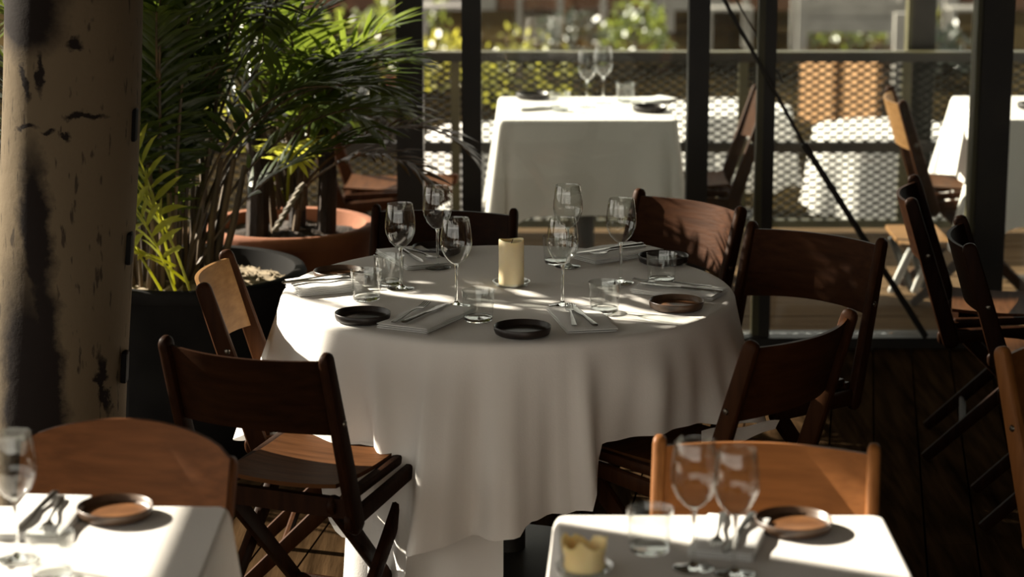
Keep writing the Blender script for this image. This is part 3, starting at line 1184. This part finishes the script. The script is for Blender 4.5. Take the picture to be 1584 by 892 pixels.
# pillar candle on a glass saucer
SAUCER = lathe_mesh('glass_saucer', [(0, 0), (.040, 0), (.046, .004), (.048, .012), (.0468, .012), (.044, .005), (.040, .003), (0, .003)], M['thin_glass'], 40)
cc = at_top(791, 442)
sa = obj('glass_saucer', SAUCER)
sa.location = cc
tag(sa, 'clear glass saucer under the ivory candle on the round table', 'saucer')
cd = empty('pillar_candle', cc + Vector((0, 0, .0035)))
tag(cd, 'unlit ivory pillar candle at the centre of the round table', 'candle')
m = MB()
prof = [(0, 0), (.0315, 0), (.0325, .002), (.0325, .10), (.0322, .113), (.031, .1155), (.0292, .1145), (.028, .110), (.015, .107), (0, .1065)]
rs = []
for r_, z_ in prof:
    rs.append([Vector((max(r_, 1e-5) * math.cos(2 * math.pi * k / 40), max(r_, 1e-5) * math.sin(2 * math.pi * k / 40),
                       z_ + (.003 * math.sin(2 * math.pi * k / 40 * 2 + 1) if .09 < z_ and r_ > .02 else 0))) for k in range(40)])
m.rings(rs, cap=False).build('wax_body', M['wax'], cd)
MB().tube([(0, 0, .105), (.002, 0, .112), (.004, .001, .117)], .0012, 6).build('wick', M['wick'], cd)

# ---- front right table
G2 = 'wine glasses on the front right table'
wine_glass(at_top(1072, 880), 'nearer wine glass on the front right table, taller of the crossing pair', G2)
wine_glass(at_top(1136, 889), 'right wine glass of the pair on the front right table', G2, .97)
tumbler(at_top(1005, 853), 'empty tumbler behind the yellow candle on the front right table', 'tumblers on the front tables')
plate(at_top(1227, 819), 'brown rimmed plate casting a shadow on the front right table', 'plates on the front tables', True)
setting((1150, 800), (1108, 878), .20, .11, 'folded napkin between the wine glasses and plate on the front right table',
        'fork behind the wine glasses on the front right table', 'knife behind the wine glasses on the front right table',
        'napkins on the front tables', 'forks on the front tables', 'knives on the front tables', foff=(0, -.02), koff=(0, .015))
cc = at_top(904, 884)
sa = obj('glass_saucer', SAUCER)
sa.location = cc
tag(sa, 'glass saucer under the burnt candle on the front right table', 'saucer')
cd = empty('candle_stub', cc + Vector((0, 0, .0035)))
tag(cd, 'burnt-down yellow candle with ragged rim on the front right table', 'candle')
m = MB()
rs = []
for r_, z_, j in [(0, 0, 0), (.031, 0, 0), (.034, .006, 0), (.033, .020, 0), (.036, .036, .5), (.0375, .046, 1), (.035, .047, 1), (.031, .036, .6), (.026, .026, .2), (.012, .022, 0), (0, .021, 0)]:
    ring = []
    for k in range(48):
        a = 2 * math.pi * k / 48
        w = .006 * math.sin(a * 3 + .5) + .004 * math.sin(a * 7 + 1.3) + .002 * math.sin(a * 13)
        q = 1 + .06 * j * math.sin(a * 5)
        ring.append(Vector((max(r_, 1e-5) * q * math.cos(a), max(r_, 1e-5) * q * math.sin(a), z_ + j * w)))
    rs.append(ring)
m.rings(rs, cap=False).build('wax_body', M['wax_yellow'], cd)
MB().tube([(0, 0, .020), (.001, 0, .027), (.003, 0, .031)], .0012, 6).build('wick', M['wick'], cd)

# ---- front left table
G3 = 'wine glasses on the front left table'
wine_glass(at_top(27, 866), 'wine glass at the left edge of the picture on the front left table', G3)
tumbler(at_top(80, 892), 'tumbler at the bottom of the picture on the front left table', 'tumblers on the front tables')
plate(at_top(178, 799), 'dark plate with reddish centre on the front left table', 'plates on the front tables', True)
setting((92, 775), (38, 838), .22, .12, 'folded napkin left of the plate on the front left table',
        'fork on the napkin of the front left table', 'knife on the napkin of the front left table',
        'napkins on the front tables', 'forks on the front tables', 'knives on the front tables', foff=(.02, .025), koff=(0, -.01))

# ---- terrace table behind the glass
GTT = 'tableware on the terrace table behind the glass'
for (x, y), lb in (((908, 166), 'left wine glass of the pair on the terrace table'), ((933, 160), 'right wine glass of the pair on the terrace table')):
    wine_glass(at_top(x, y), lb, GTT)
for (x, y), lb in (((866, 172), 'tumbler left on the terrace table behind the glass'), ((967, 158), 'tumbler right on the terrace table behind the glass')):
    tumbler(at_top(x, y), lb, GTT)
plate(at_top(1005, 172), 'dark plate at the right on the terrace table', GTT)
plate(at_top(824, 152), 'dark plate at the left on the terrace table', GTT)
for (a, b, l) in (((796, 170), (858, 166), 'napkin at the left on the terrace table'), ((965, 172), (1040, 164), 'napkin under the plate edge on the terrace table')):
    pa, pb = at_top(*a), at_top(*b)
    d = pb - pa
    c = (pa + pb) / 2
    if a[0] > 900:
        c = at_top(1010, 158)
    napkin(c, math.atan2(d.y, d.x), .17, .11, l, GTT)
plate(at_top(1600, 168), 'dark plate on the terrace table at the right edge', GTT)

# ------------------------------------------------------------------ white column at the left
pc = empty('painted_column', (-1.085, 5.35, 0))
tag(pc, 'old round white-painted timber column with dark blotches at the left edge', 'column')
m = MB()
rs = []
NC = 48
for j in range(61):
    z = 2.95 * j / 60
    cx_ = -.03 + .073 * z
    rs.append([Vector((cx_ + (.158 + .004 * math.sin(z * 5 + math.cos(2 * math.pi * k / NC) * 2)) * math.cos(2 * math.pi * k / NC),
                       (.158 + .003 * math.sin(z * 7 + 2 * math.pi * k / NC * 3)) * math.sin(2 * math.pi * k / NC), z)) for k in range(NC)])
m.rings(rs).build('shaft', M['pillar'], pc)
for z in (1.225, .935, .650):
    cx_ = -.03 + .073 * z + .158
    MB().sweep([(cx_ - .006, -.035, z - .033), (cx_ - .006 + .005, -.035, z + .033)], (.016, .04), (1, 0, 0), .006, .006, n=10).build('hinge_strap', M['black'], pc)

# ------------------------------------------------------------------ planters
def planter(name, c, r, h, mat, fill, label, belly=.86, rim=.035, cat='planter', fill_drop=.06):
    o = empty(name, c)
    tag(o, label, cat)
    prof = [(0, 0), (r * .74, 0), (r * .77, .012), (r * belly, h * .45), (r * .95, h - rim * 1.6), (r * .955, h - rim * 1.35), (r, h - rim * 1.25), (r + .006, h - rim * .5), (r, h - .004),
            (r - .012, h), (r - .03, h - .004), (r - .035, h - .03), (r - .045, h - fill_drop - .03), (0, h - fill_drop - .03)]
    MB().lathe(prof, 56).build('pot_body', mat, o, sharp=50)
    mm_ = MB()
    rn = random.Random(11)
    rs_ = []
    for rr in (.001, .3, .55, .8, 1.0):
        rs_.append([Vector(((r - .036) * rr * math.cos(2 * math.pi * k / 48), (r - .036) * rr * math.sin(2 * math.pi * k / 48),
                            h - fill_drop + rn.uniform(-.008, .012) + .02 * (1 - rr))) for k in range(48)])
    mm_.rings(rs_, cap=False).build('soil', fill, o)
    return o


POT_B = Vector((-.97, 6.86, 0))
pb_ = planter('black_planter', POT_B, .345, .56, M['black'], M['gravel'], 'large round black planter filled with pale gravel behind the left chair')
POT_T = Vector((-.735, 7.52, 0))
pt_ = planter('terracotta_pot', POT_T, .285, .57, M['terracotta'], M['soil'], 'wide terracotta pot behind the black planter', fill_drop=.05)
# loose pebbles lying on the gravel
rn = random.Random(5)
g = MB()
for k in range(420):
    a, rr = rn.uniform(0, 6.28), .30 * math.sqrt(rn.random())
    s = rn.uniform(.005, .010)
    c = Vector((rr * math.cos(a), rr * math.sin(a), .56 - .055 + rn.uniform(0, .012)))
    vs_ = [c + Vector((s * math.cos(t) * rn.uniform(.7, 1.2), s * math.sin(t) * rn.uniform(.7, 1.2), 0)) for t in (0, 1.25, 2.5, 3.77, 5.0)] + [c + Vector((0, 0, s * .8))]
    g.add(vs_, [(0, 1, 5), (1, 2, 5), (2, 3, 5), (3, 4, 5), (4, 0, 5)])
go = g.build('pebbles', M['gravel'], pb_, smooth=False)
go['kind'] = 'stuff'


# ------------------------------------------------------------------ palms
def frond(parent, base, az, elev, length, bend, leaf_len, mat, start=.3, n=26, leaf_w=.013, rad=.006, rn=random, stem_mat=None, droop=.35, name='frond'):
    pts = []
    p = Vector(base)
    NSEG = 22
    e = elev
    for i in range(NSEG + 1):
        pts.append(p.copy())
        t = i / NSEG
        p = p + Vector((math.cos(az) * math.cos(e), math.sin(az) * math.cos(e), math.sin(e))) * (length / NSEG)
        e -= bend / NSEG * (.35 + 1.3 * t)
    m = MB()
    rads = [rad * (1 - .8 * i / NSEG) + .0008 for i in range(NSEG + 1)]
    m.tube(pts, rads, 5)
    o = m.build(name, stem_mat or mat, parent)
    lm = MB()
    for k in range(n):
        t = start + (1 - start) * (k + .5) / n
        for s in (-1, 1):
            tt = min(.995, t + rn.uniform(-.008, .008))
            f = tt * NSEG
            i = min(NSEG - 1, int(f))
            c = pts[i].lerp(pts[i + 1], f - i)
            d = (pts[i + 1] - pts[i]).normalized()
            side = d.cross(Vector((0, 0, 1)))
            if side.length < .05:
                side = Vector((-math.sin(az), math.cos(az), 0))
            side.normalize()
            up = side.cross(d).normalized()
            q = (t - start) / (1 - start)
            an = R(62 - 36 * q + rn.uniform(-7, 7))
            ld = (d * math.cos(an) + side * s * math.sin(an) + up * rn.uniform(.05, .35)).normalized()
            ll = leaf_len * (math.sin(math.pi * (.18 + .74 * q)) ** .7) * rn.uniform(.85, 1.1)
            wv = ld.cross(up).normalized()
            w = leaf_w * rn.uniform(.8, 1.15)
            prev = None
            cur = c.copy()
            dd = ld.copy()
            row = []
            for j, wk in enumerate((.35, 1.0, .95, .6, .05)):
                row.append((cur - wv * w * wk, cur + up * w * .35 * wk, cur + wv * w * wk))
                cur = cur + dd * ll / 4
                dd = (dd + Vector((0, 0, -droop * .5 * rn.uniform(.5, 1.3)))).normalized()
            o_ = len(lm.v)
            for a, b, c_ in row:
                lm.v += [tuple(a), tuple(b), tuple(c_)]
            for j in range(4):
                a = o_ + j * 3
                lm.f += [(a, a + 1, a + 4, a + 3), (a + 1, a + 2, a + 5, a + 4)]
    lf = lm.build('leaflets', mat, o, sharp=180)
    lf['kind'] = 'stuff'
    return o


def palm(name, c, label, specs, seed, canes=9, cane_h=(.5, .9), spread=.11):
    o = empty(name, c)
    tag(o, label, 'palm')
    rn = random.Random(seed)
    for k in range(canes):
        a, rr = rn.uniform(0, 6.28), spread * math.sqrt(rn.random())
        b = Vector((rr * math.cos(a), rr * math.sin(a), 0))
        h = rn.uniform(*cane_h)
        tip = b + Vector((b.x * .5 + rn.uniform(-.05, .05), b.y * .5 + rn.uniform(-.05, .05), h))
        MB().tube([b, b.lerp(tip, .5) + Vector((rn.uniform(-.015, .015), 0, 0)), tip], [.013, .011, .008], 7).build('cane', M['stem'], o)
    for sp in specs(rn):
        frond(o, **sp, rn=rn)
    return o


def specs_main(rn):
    out = []
    # tall upright fronds in a tight clump, leafy from knee height up
    for k in range(44):
        az = rn.uniform(0, 2 * math.pi)
        rr = rn.uniform(.01, .12)
        L = rn.uniform(1.2, 2.0) * (.62 if math.sin(az) < -.3 else 1)
        out.append(dict(base=(rr * math.cos(az) - .03, rr * math.sin(az), .0), az=az, elev=R(rn.uniform(83, 91)), length=L, bend=R(rn.uniform(18, 70)),
                        droop=.42, leaf_len=rn.uniform(.17, .25), mat=M['leaf'] if rn.random() < .7 else M['leaf_mid'], start=rn.uniform(.24, .36), n=26, stem_mat=M['stem'],
                        rad=.007, leaf_w=rn.uniform(.007, .010)))
    # fronds arching out to the right over the pots, with broad separate leaflets
    for az, el, L, bd_ in ((R(4), 76, 1.05, 88), (R(-16), 80, .98, 100), (R(14), 84, 1.12, 78), (R(-4), 70, .88, 80), (R(24), 78, 1.0, 110), (R(-28), 82, .95, 96), (R(9), 62, .72, 66)):
        out.append(dict(base=(.05, rn.uniform(-.06, .06), .0), az=az, elev=R(el), length=L, bend=R(bd_), droop=.22, leaf_len=rn.uniform(.21, .28),
                        mat=M['leaf'] if rn.random() < .6 else M['leaf_mid'], start=.45, n=15, stem_mat=M['stem'], rad=.006, leaf_w=.012))
    # a few to the left behind the column
    for az, el, L, bd_ in ((R(170), 80, .95, 80), (R(200), 78, .85, 75), (R(155), 84, 1.05, 70), (R(188), 74, .75, 85)):
        out.append(dict(base=(-.10, rn.uniform(-.08, .06), .0), az=az, elev=R(el), length=L, bend=R(bd_), droop=.25, leaf_len=.22, mat=M['leaf_mid'], start=.42, n=15,
                        stem_mat=M['stem'], rad=.006, leaf_w=.010))
    # young yellow-green fronds low on the left, sunlit
    for bx_, bz_, az, el, L, bd_, ll, n_ in ((.06, .05, R(222), 70, .46, 22, .17, 9), (.02, .06, R(214), 62, .46, 26, .17, 9), (.05, .16, R(190), 30, .34, 85, .16, 13),
                                           (.04, .10, R(230), 78, .56, 22, .16, 10), (.08, .10, R(200), 44, .40, 95, .15, 12), (.10, .04, R(205), 76, .52, 40, .16, 10)):
        out.append(dict(base=(bx_, rn.uniform(-.26, -.2), bz_ - .05), az=az, elev=R(el), length=L, bend=R(bd_), droop=.30, leaf_len=ll, mat=M['leaf_yellow'], start=.30, n=n_,
                        leaf_w=.0085, rad=.004, stem_mat=M['leaf_yellow']))
    return out


palm('areca_palm', POT_B + Vector((-.06, .02, .50)), 'dense areca palm with dark arching fronds in the black planter', specs_main, 21, canes=16, cane_h=(.22, .42), spread=.15)


def specs_second(rn):
    out = []
    for k in range(24):
        az = rn.uniform(0, 2 * math.pi)
        out.append(dict(base=(rn.uniform(-.08, .08), rn.uniform(-.06, .06), .1), az=az, elev=R(rn.uniform(76, 88)), droop=.25, length=rn.uniform(.7, 1.45) * (.62 if math.cos(az) > .2 else 1), bend=R(rn.uniform(80, 140)),
                        leaf_len=rn.uniform(.20, .28), mat=[M['leaf'], M['leaf_mid'], M['leaf_mid'], M['leaf_mid']][rn.randrange(4)], start=.42, n=18, stem_mat=M['stem'], leaf_w=.011))
    for az, el, L, bd_, mt in ((R(10), 55, .75, 120, 'leaf_dry'), (R(-25), 50, .65, 115, 'leaf_dry'), (R(165), 60, .6, 90, 'leaf_yellow'), (R(150), 66, .7, 80, 'leaf_yellow'), (R(-80), 62, .55, 100, 'leaf_yellow')):
        out.append(dict(base=(0, -.03, .1), az=az, elev=R(el), length=L, bend=R(bd_), leaf_len=.17, mat=M[mt], start=.35, n=14, leaf_w=.010, rad=.005))
    return out


p2 = palm('potted_palm', POT_T + Vector((0, 0, .52)), 'looser palm with some yellow and dry fronds in the terracotta pot', specs_second, 33, canes=2, cane_h=(.3, .4), spread=.06)
for (x, y, h, r_) in ((-.10, -.05, .38, .040), (.12, .03, .42, .034), (.02, .08, .5, .03)):
    m = MB()
    m.tube([(x, y, -.02), (x + .01, y, h * .5), (x - .01, y + .01, h)], [r_, r_ * .9, r_ * .6], 10)
    m.build('trunk', M['trunk_dark'], p2)
# pale twisted stem leaning over the pot rim
s0, s1 = A(425, 356, 7.15), A(468, 284, 7.25)
ts = empty('twisted_stem', s0)
tag(ts, 'pale twisted stem leaning between the black planter and terracotta pot', 'stem')
m = MB()
d = s1 - s0
for ph in (0, math.pi):
    m.tube([d * (k / 24) + Vector((.006 * math.cos(k * .9 + ph), .006 * math.sin(k * .9 + ph), 0)) for k in range(25)], .007, 6)
m.build('twined_strands', M['rope'], ts)

# third palm, off the left of the frame, dappling the round table
pot3 = Vector((-2.30, 7.04, 0))
planter('black_planter', pot3, .26, .5, M['black'], M['soil'], 'smaller round black planter outside the frame beyond the white column')


def specs_third(rn):
    out = []
    for k in range(13):
        az = rn.uniform(0, 2 * math.pi)
        out.append(dict(base=(rn.uniform(-.08, .08), rn.uniform(-.08, .08), .1), az=az, elev=R(rn.uniform(82, 89)), length=rn.uniform(1.5, 2.15), bend=R(rn.uniform(20, 42)),
                        leaf_len=rn.uniform(.16, .24), mat=M['leaf_mid'], start=.55, n=20, stem_mat=M['stem'], leaf_w=.016))
    return out


palm('tall_palm', pot3 + Vector((0, 0, .45)), 'tall palm outside the frame beyond the white column', specs_third, 8, canes=6)


# ------------------------------------------------------------------ lower terrace behind the railing (blurred in the photograph)
def bush(name, c, rx, rz, mat, label, seed, n=260, leaf=.10):
    o = empty(name, c)
    tag(o, label, 'shrub', 'shrubs on the lower terrace')
    rn = random.Random(seed)
    lm = MB()
    for k in range(n):
        a = rn.uniform(0, 6.283)
        ct = rn.uniform(-.2, 1)
        st = math.sqrt(1 - ct * ct)
        rr = rn.uniform(.55, 1.0)
        p = Vector((rx * rr * st * math.cos(a), rx * rr * st * math.sin(a), rz * .25 + rz * rr * ct * .8))
        p.z = max(p.z, .03)
        u = Vector((rn.uniform(-1, 1), rn.uniform(-1, 1), rn.uniform(-.6, 1))).normalized()
        w = u.orthogonal().normalized()
        l = leaf * rn.uniform(.6, 1.2)
        lm.add([p, p + u * l * .5 + w * l * .28, p + u * l, p + u * l * .5 - w * l * .28], [(0, 1, 2, 3)])
    lf = lm.build('foliage', mat, o, smooth=False)
    lf['kind'] = 'stuff'
    for k in range(4):
        a = rn.uniform(0, 6.28)
        MB().tube([(0, 0, 0), (rx * .4 * math.cos(a), rx * .4 * math.sin(a), rz * .7)], [.02, .008], 6).build('branch', M['stem'], o)
    return o


GZ = -.9


def G(px, py):
    return P(px, py, GZ)


# shrubs
for (x, y, rx, rz, mt, lb, sd) in (
        (690, 150, .40, .55, 'bush_yellow', 'yellow-green shrub behind the mesh left of the terrace table', 1),
        (815, 175, .55, .70, 'bush_yellow', 'yellow-green shrub behind the mesh over the terrace tablecloth', 2),
        (888, 78, .42, .42, 'bush_dark', 'wide dark shrub high behind the terrace wine glasses', 3),
        (985, 98, .40, .62, 'bush', 'green shrub beside the third window post', 4),
        (1318, 78, .55, .42, 'bush', 'grey-green row of plants in the pale raised bed', 5),
        (1400, 50, .38, .6, 'bush_yellow', 'yellow-green shrub behind the pale upright at the right', 6),
        (560, 170, .42, .9, 'bush', 'green shrub behind the palms at the left', 7),
        (440, 150, .5, 1.0, 'bush_dark', 'dark shrub behind the palms farther left', 8),
        (1450, 112, .30, .5, 'bush_dark', 'dark shrub between the slim post and the right window post', 9),
        (630, 60, .5, .7, 'bush', 'green shrub far behind the first window post', 10)):
    c = G(x, y)
    bush('shrub', c, rx, rz, M[mt], lb, sd)

# round tables under white cloths on the lower terrace
def round_low(cx_, cy_, r_, label, clabel, seed):
    o = empty('terrace_table', (cx_, cy_, GZ))
    tag(o, label, 'table')
    MB().lathe([(0, .71), (r_ - .01, .71), (r_ - .01, .728), (0, .728)], 32).build('table_top', M['wood'], o)
    MB().lathe([(.05, .03), (.05, .71)], 12, cap=True).build('pedestal', M['steel'], o)
    MB().lathe([(0, 0), (.25, 0), (.25, .02), (0, .03)], 20).build('base', M['steel'], o)
    rings = []
    n = 96
    for rr in (.01, .5, .9, .99):
        rings.append([Vector((r_ * rr * math.cos(6.28319 * k / n), r_ * rr * math.sin(6.28319 * k / n), .735)) for k in range(n)])
    for s in (.03, .1, .25, .5, .75, 1):
        rings.append([Vector(((r_ + .01 + s * (.04 + .04 * math.sin(k * 6.28319 / n * 9 + seed))) * math.cos(6.28319 * k / n),
                              (r_ + .01 + s * (.04 + .04 * math.sin(k * 6.28319 / n * 9 + seed))) * math.sin(6.28319 * k / n), .735 - .5 * s)) for k in range(n)])
    c = MB().rings(rings, cap=False).build('tablecloth', M['cloth'], sharp=80)
    c.location = (cx_, cy_, GZ)
    tag(c, clabel, 'tablecloth')


pL, pR = P(1262, 198, -.165), P(1480, 198, -.165)
round_low((pL.x + pR.x) / 2, pL.y, (pR.x - pL.x) / 2, 'round table on the lower terrace behind the mesh at the right', 'white cloth seen through the mesh right of centre', 1)
pL = P(662, 204, -.165)
round_low(pL.x + .42, pL.y, .42, 'round table on the lower terrace behind the mesh at the left', 'white cloth seen through the mesh left of the terrace table', 2)
pL = P(1105, 165, -.165)
round_low(pL.x + .1, pL.y, .40, 'round table on the lower terrace behind the third window post', 'white cloth seen through the mesh beside the third window post', 4)

# boards, walls and planters seen only as blurred shapes
def slab(name, lo, hi, mat, label, cat, bev=True):
    lo, hi = Vector(lo), Vector(hi)
    c = (lo + hi) / 2
    c.z = lo.z
    o = empty(name, c)
    tag(o, label, cat)
    return o, lo - c, hi - c


def board_stack(name, x0p, x1p, ybp, ytp, mat, label, cat, n=3, depth=.05, rz=0.0):
    a, b = G(x0p, ybp), G(x1p, ybp)
    top = A((x0p + x1p) / 2, ytp, a.y).z
    o = empty(name, ((a.x + b.x) / 2, a.y, GZ))
    o.rotation_euler = (0, 0, rz)
    tag(o, label, cat)
    k_ = 1 / max(.3, math.cos(rz))
    b = o.location + (b - o.location) * k_
    a = o.location + (a - o.location) * k_
    w = (b.x - a.x) / n
    for k in range(n):
        x = a.x - o.location.x + w * k
        MB().bbox((x + .006, 0, 0), (x + w - .006, depth, top - GZ - .01 * (k % 2))).build('board', mat, o, smooth=False)
    MB().bbox((a.x - o.location.x, depth, (top - GZ) * .7), (b.x - o.location.x, depth + .03, (top - GZ) * .7 + .08)).build('batten', mat, o, smooth=False)
    return o


board_stack('wooden_gate', 1285, 1345, 200, 92, M['tan_board'], 'sunlit tan wooden boards upright behind the mesh right of centre', 'gate', rz=R(-62))
board_stack('wooden_gate', 1240, 1283, 190, 84, M['tan_board'], 'narrow sunlit boards left of the wider tan boards', 'gate', n=2, rz=R(-62))
board_stack('wooden_fence', 1345, 1384, 175, 70, M['brown_board'], 'brown shaded boards behind the pale upright', 'fence', n=2)

# raised bed: pale timber planter with legs
a, b = G(1240, 96), G(1395, 96)
rbx = empty('raised_bed', ((a.x + b.x) / 2, a.y + .3, GZ))
tag(rbx, 'pale timber raised bed behind the tan boards', 'planter')
hw_ = (b.x - a.x) / 2
for k in range(2):
    MB().bbox((-hw_, -.3, .30 + k * .16), (hw_, -.27, .45 + k * .16)).build('plank', M['pale'], rbx, smooth=False)
    MB().bbox((-hw_, .27, .30 + k * .16), (hw_, .30, .45 + k * .16)).build('plank', M['pale'], rbx, smooth=False)
for sx in (-1, 1):
    for sy in (-1, 1):
        MB().bbox((sx * hw_ - .05, sy * .28 - .04, 0), (sx * hw_ + .05, sy * .28 + .04, .66)).build('leg', M['pale'], rbx, smooth=False)
MB().bbox((-hw_ + .02, -.26, .30), (hw_ - .02, .26, .56)).build('soil', M['soil'], rbx, smooth=False)

a, b = G(1378, 190), G(1400, 190)
pu = empty('reflection_upright', ((a.x + b.x) / 2, a.y, GZ))  # whitish reflection in the glass, built as a standing post
tag(pu, 'pale upright standing in for a reflection behind the mesh left of the slim post', 'post')
zt = A(1388, 20, a.y).z
MB().bbox((-(b.x - a.x) / 2, -.05, .02), ((b.x - a.x) / 2, .05, zt - GZ)).build('shaft', M['pale'], pu, smooth=False)
MB().bbox((-(b.x - a.x) / 2 - .03, -.08, 0), ((b.x - a.x) / 2 + .03, .08, .02)).build('foot_plate', M['steel'], pu, smooth=False)

# low russet wall far behind, brick courses
wy = 28.8
bw = MB().bbox((-7, wy, GZ), (7.5, wy + .3, 1.2)).build('wall_back', M['brick'], smooth=False)
tag(bw, 'russet wall far behind the lower terrace', 'wall', kind='structure')
for k in range(15):
    x = -6.8 + k * .95
    MB().bbox((x, wy - .05, GZ), (x + .9, wy - .002, GZ + .9 + .25 * (k % 3))).build('panel', M['brick'] if k % 3 else M['pale'], bw, smooth=False)

# pale benches that catch the sun
def bench(x, y, w_, label, mat='pale'):
    c = G(x, y)
    o = empty('garden_bench', c)
    tag(o, label, 'bench', 'benches on the lower terrace')
    for k in range(3):
        MB().bbox((-w_ / 2, -.2 + k * .14, .42), (w_ / 2, -.08 + k * .14, .45)).build('slat', M[mat], o, smooth=False)
    MB().bbox((-w_ / 2, .23, .60), (w_ / 2, .26, .78)).build('back_slat', M[mat], o, smooth=False)
    for s in (-1, 1):
        MB().bbox((s * w_ * .42 - .03, -.2, 0), (s * w_ * .42 + .03, -.14, .42)).build('leg', M[mat], o, smooth=False)
        MB().bbox((s * w_ * .42 - .03, .17, 0), (s * w_ * .42 + .03, .23, .78)).build('leg', M[mat], o, smooth=False)


bench(690, 72, .55, 'pale bench left of the second window post')
bench(835, 52, .55, 'pale bench far behind the terrace table')
bench(985, 48, .9, 'pale bench far behind the terrace wine glasses')
bench(1125, 76, .5, 'pale bench beside the third window post')
bench(1492, 76, .4, 'pale bench between slim post and right window post')

# folding stool with white legs by the window
st = empty('folding_stool', A(1405, 415, 8.95) * 1.0)
st.location.z = 0
tag(st, 'folding stool with white lacquered legs outside the window behind the tie rod', 'stool')
l0 = st.location
for (pa_, pb_) in (((1416, 372), (1388, 432)), ((1437, 396), (1412, 458))):
    a, b = A(*pa_, 8.95), A(*pb_, 8.95)
    d = (b - a).normalized()
    b = a + d * ((a.z - .012) / -d.z)
    MB().sweep([a - l0, b - l0], (.03, .022), (1, 0, 0), .01, .008).build('leg', M['white_metal'], st)
    a2 = Vector((b.x, b.y + .04, a.z))
    b2 = Vector((a.x, a.y + .04, b.z))
    MB().sweep([a2 - l0, b2 - l0], (.03, .022), (1, 0, 0), .01, .008).build('leg', M['steel'], st)
zt = A(1416, 372, 8.95).z
MB().bbox((-.06, -.17, zt + .005), (.14, .22, zt + .02)).build('seat', M['ply_tan'], st, smooth=False)

# red flowers glimpsed through the palm
fc = G(603, 170) * 1.0
fc = A(603, 126, 11.5)
fo = empty('red_flower', fc)
tag(fo, 'small red flower head glimpsed between the palm tips and first window post', 'flower')
for k in range(7):
    a = k * .9
    p = Vector((.025 * math.cos(a), .0, .025 * math.sin(a)))
    MB().add([p * .2, p + Vector((-p.z * .5, -.01, p.x * .5)), p * 1.7, p - Vector((-p.z * .5, .01, p.x * .5))], [(0, 1, 2, 3)]).build('petal', M['red_flower'], fo, smooth=False)
MB().tube([(0, 0, 0), (.02, .02, -.5), (0, 0, GZ - fc.z)], .006, 6).build('stalk', M['stem'], fo)
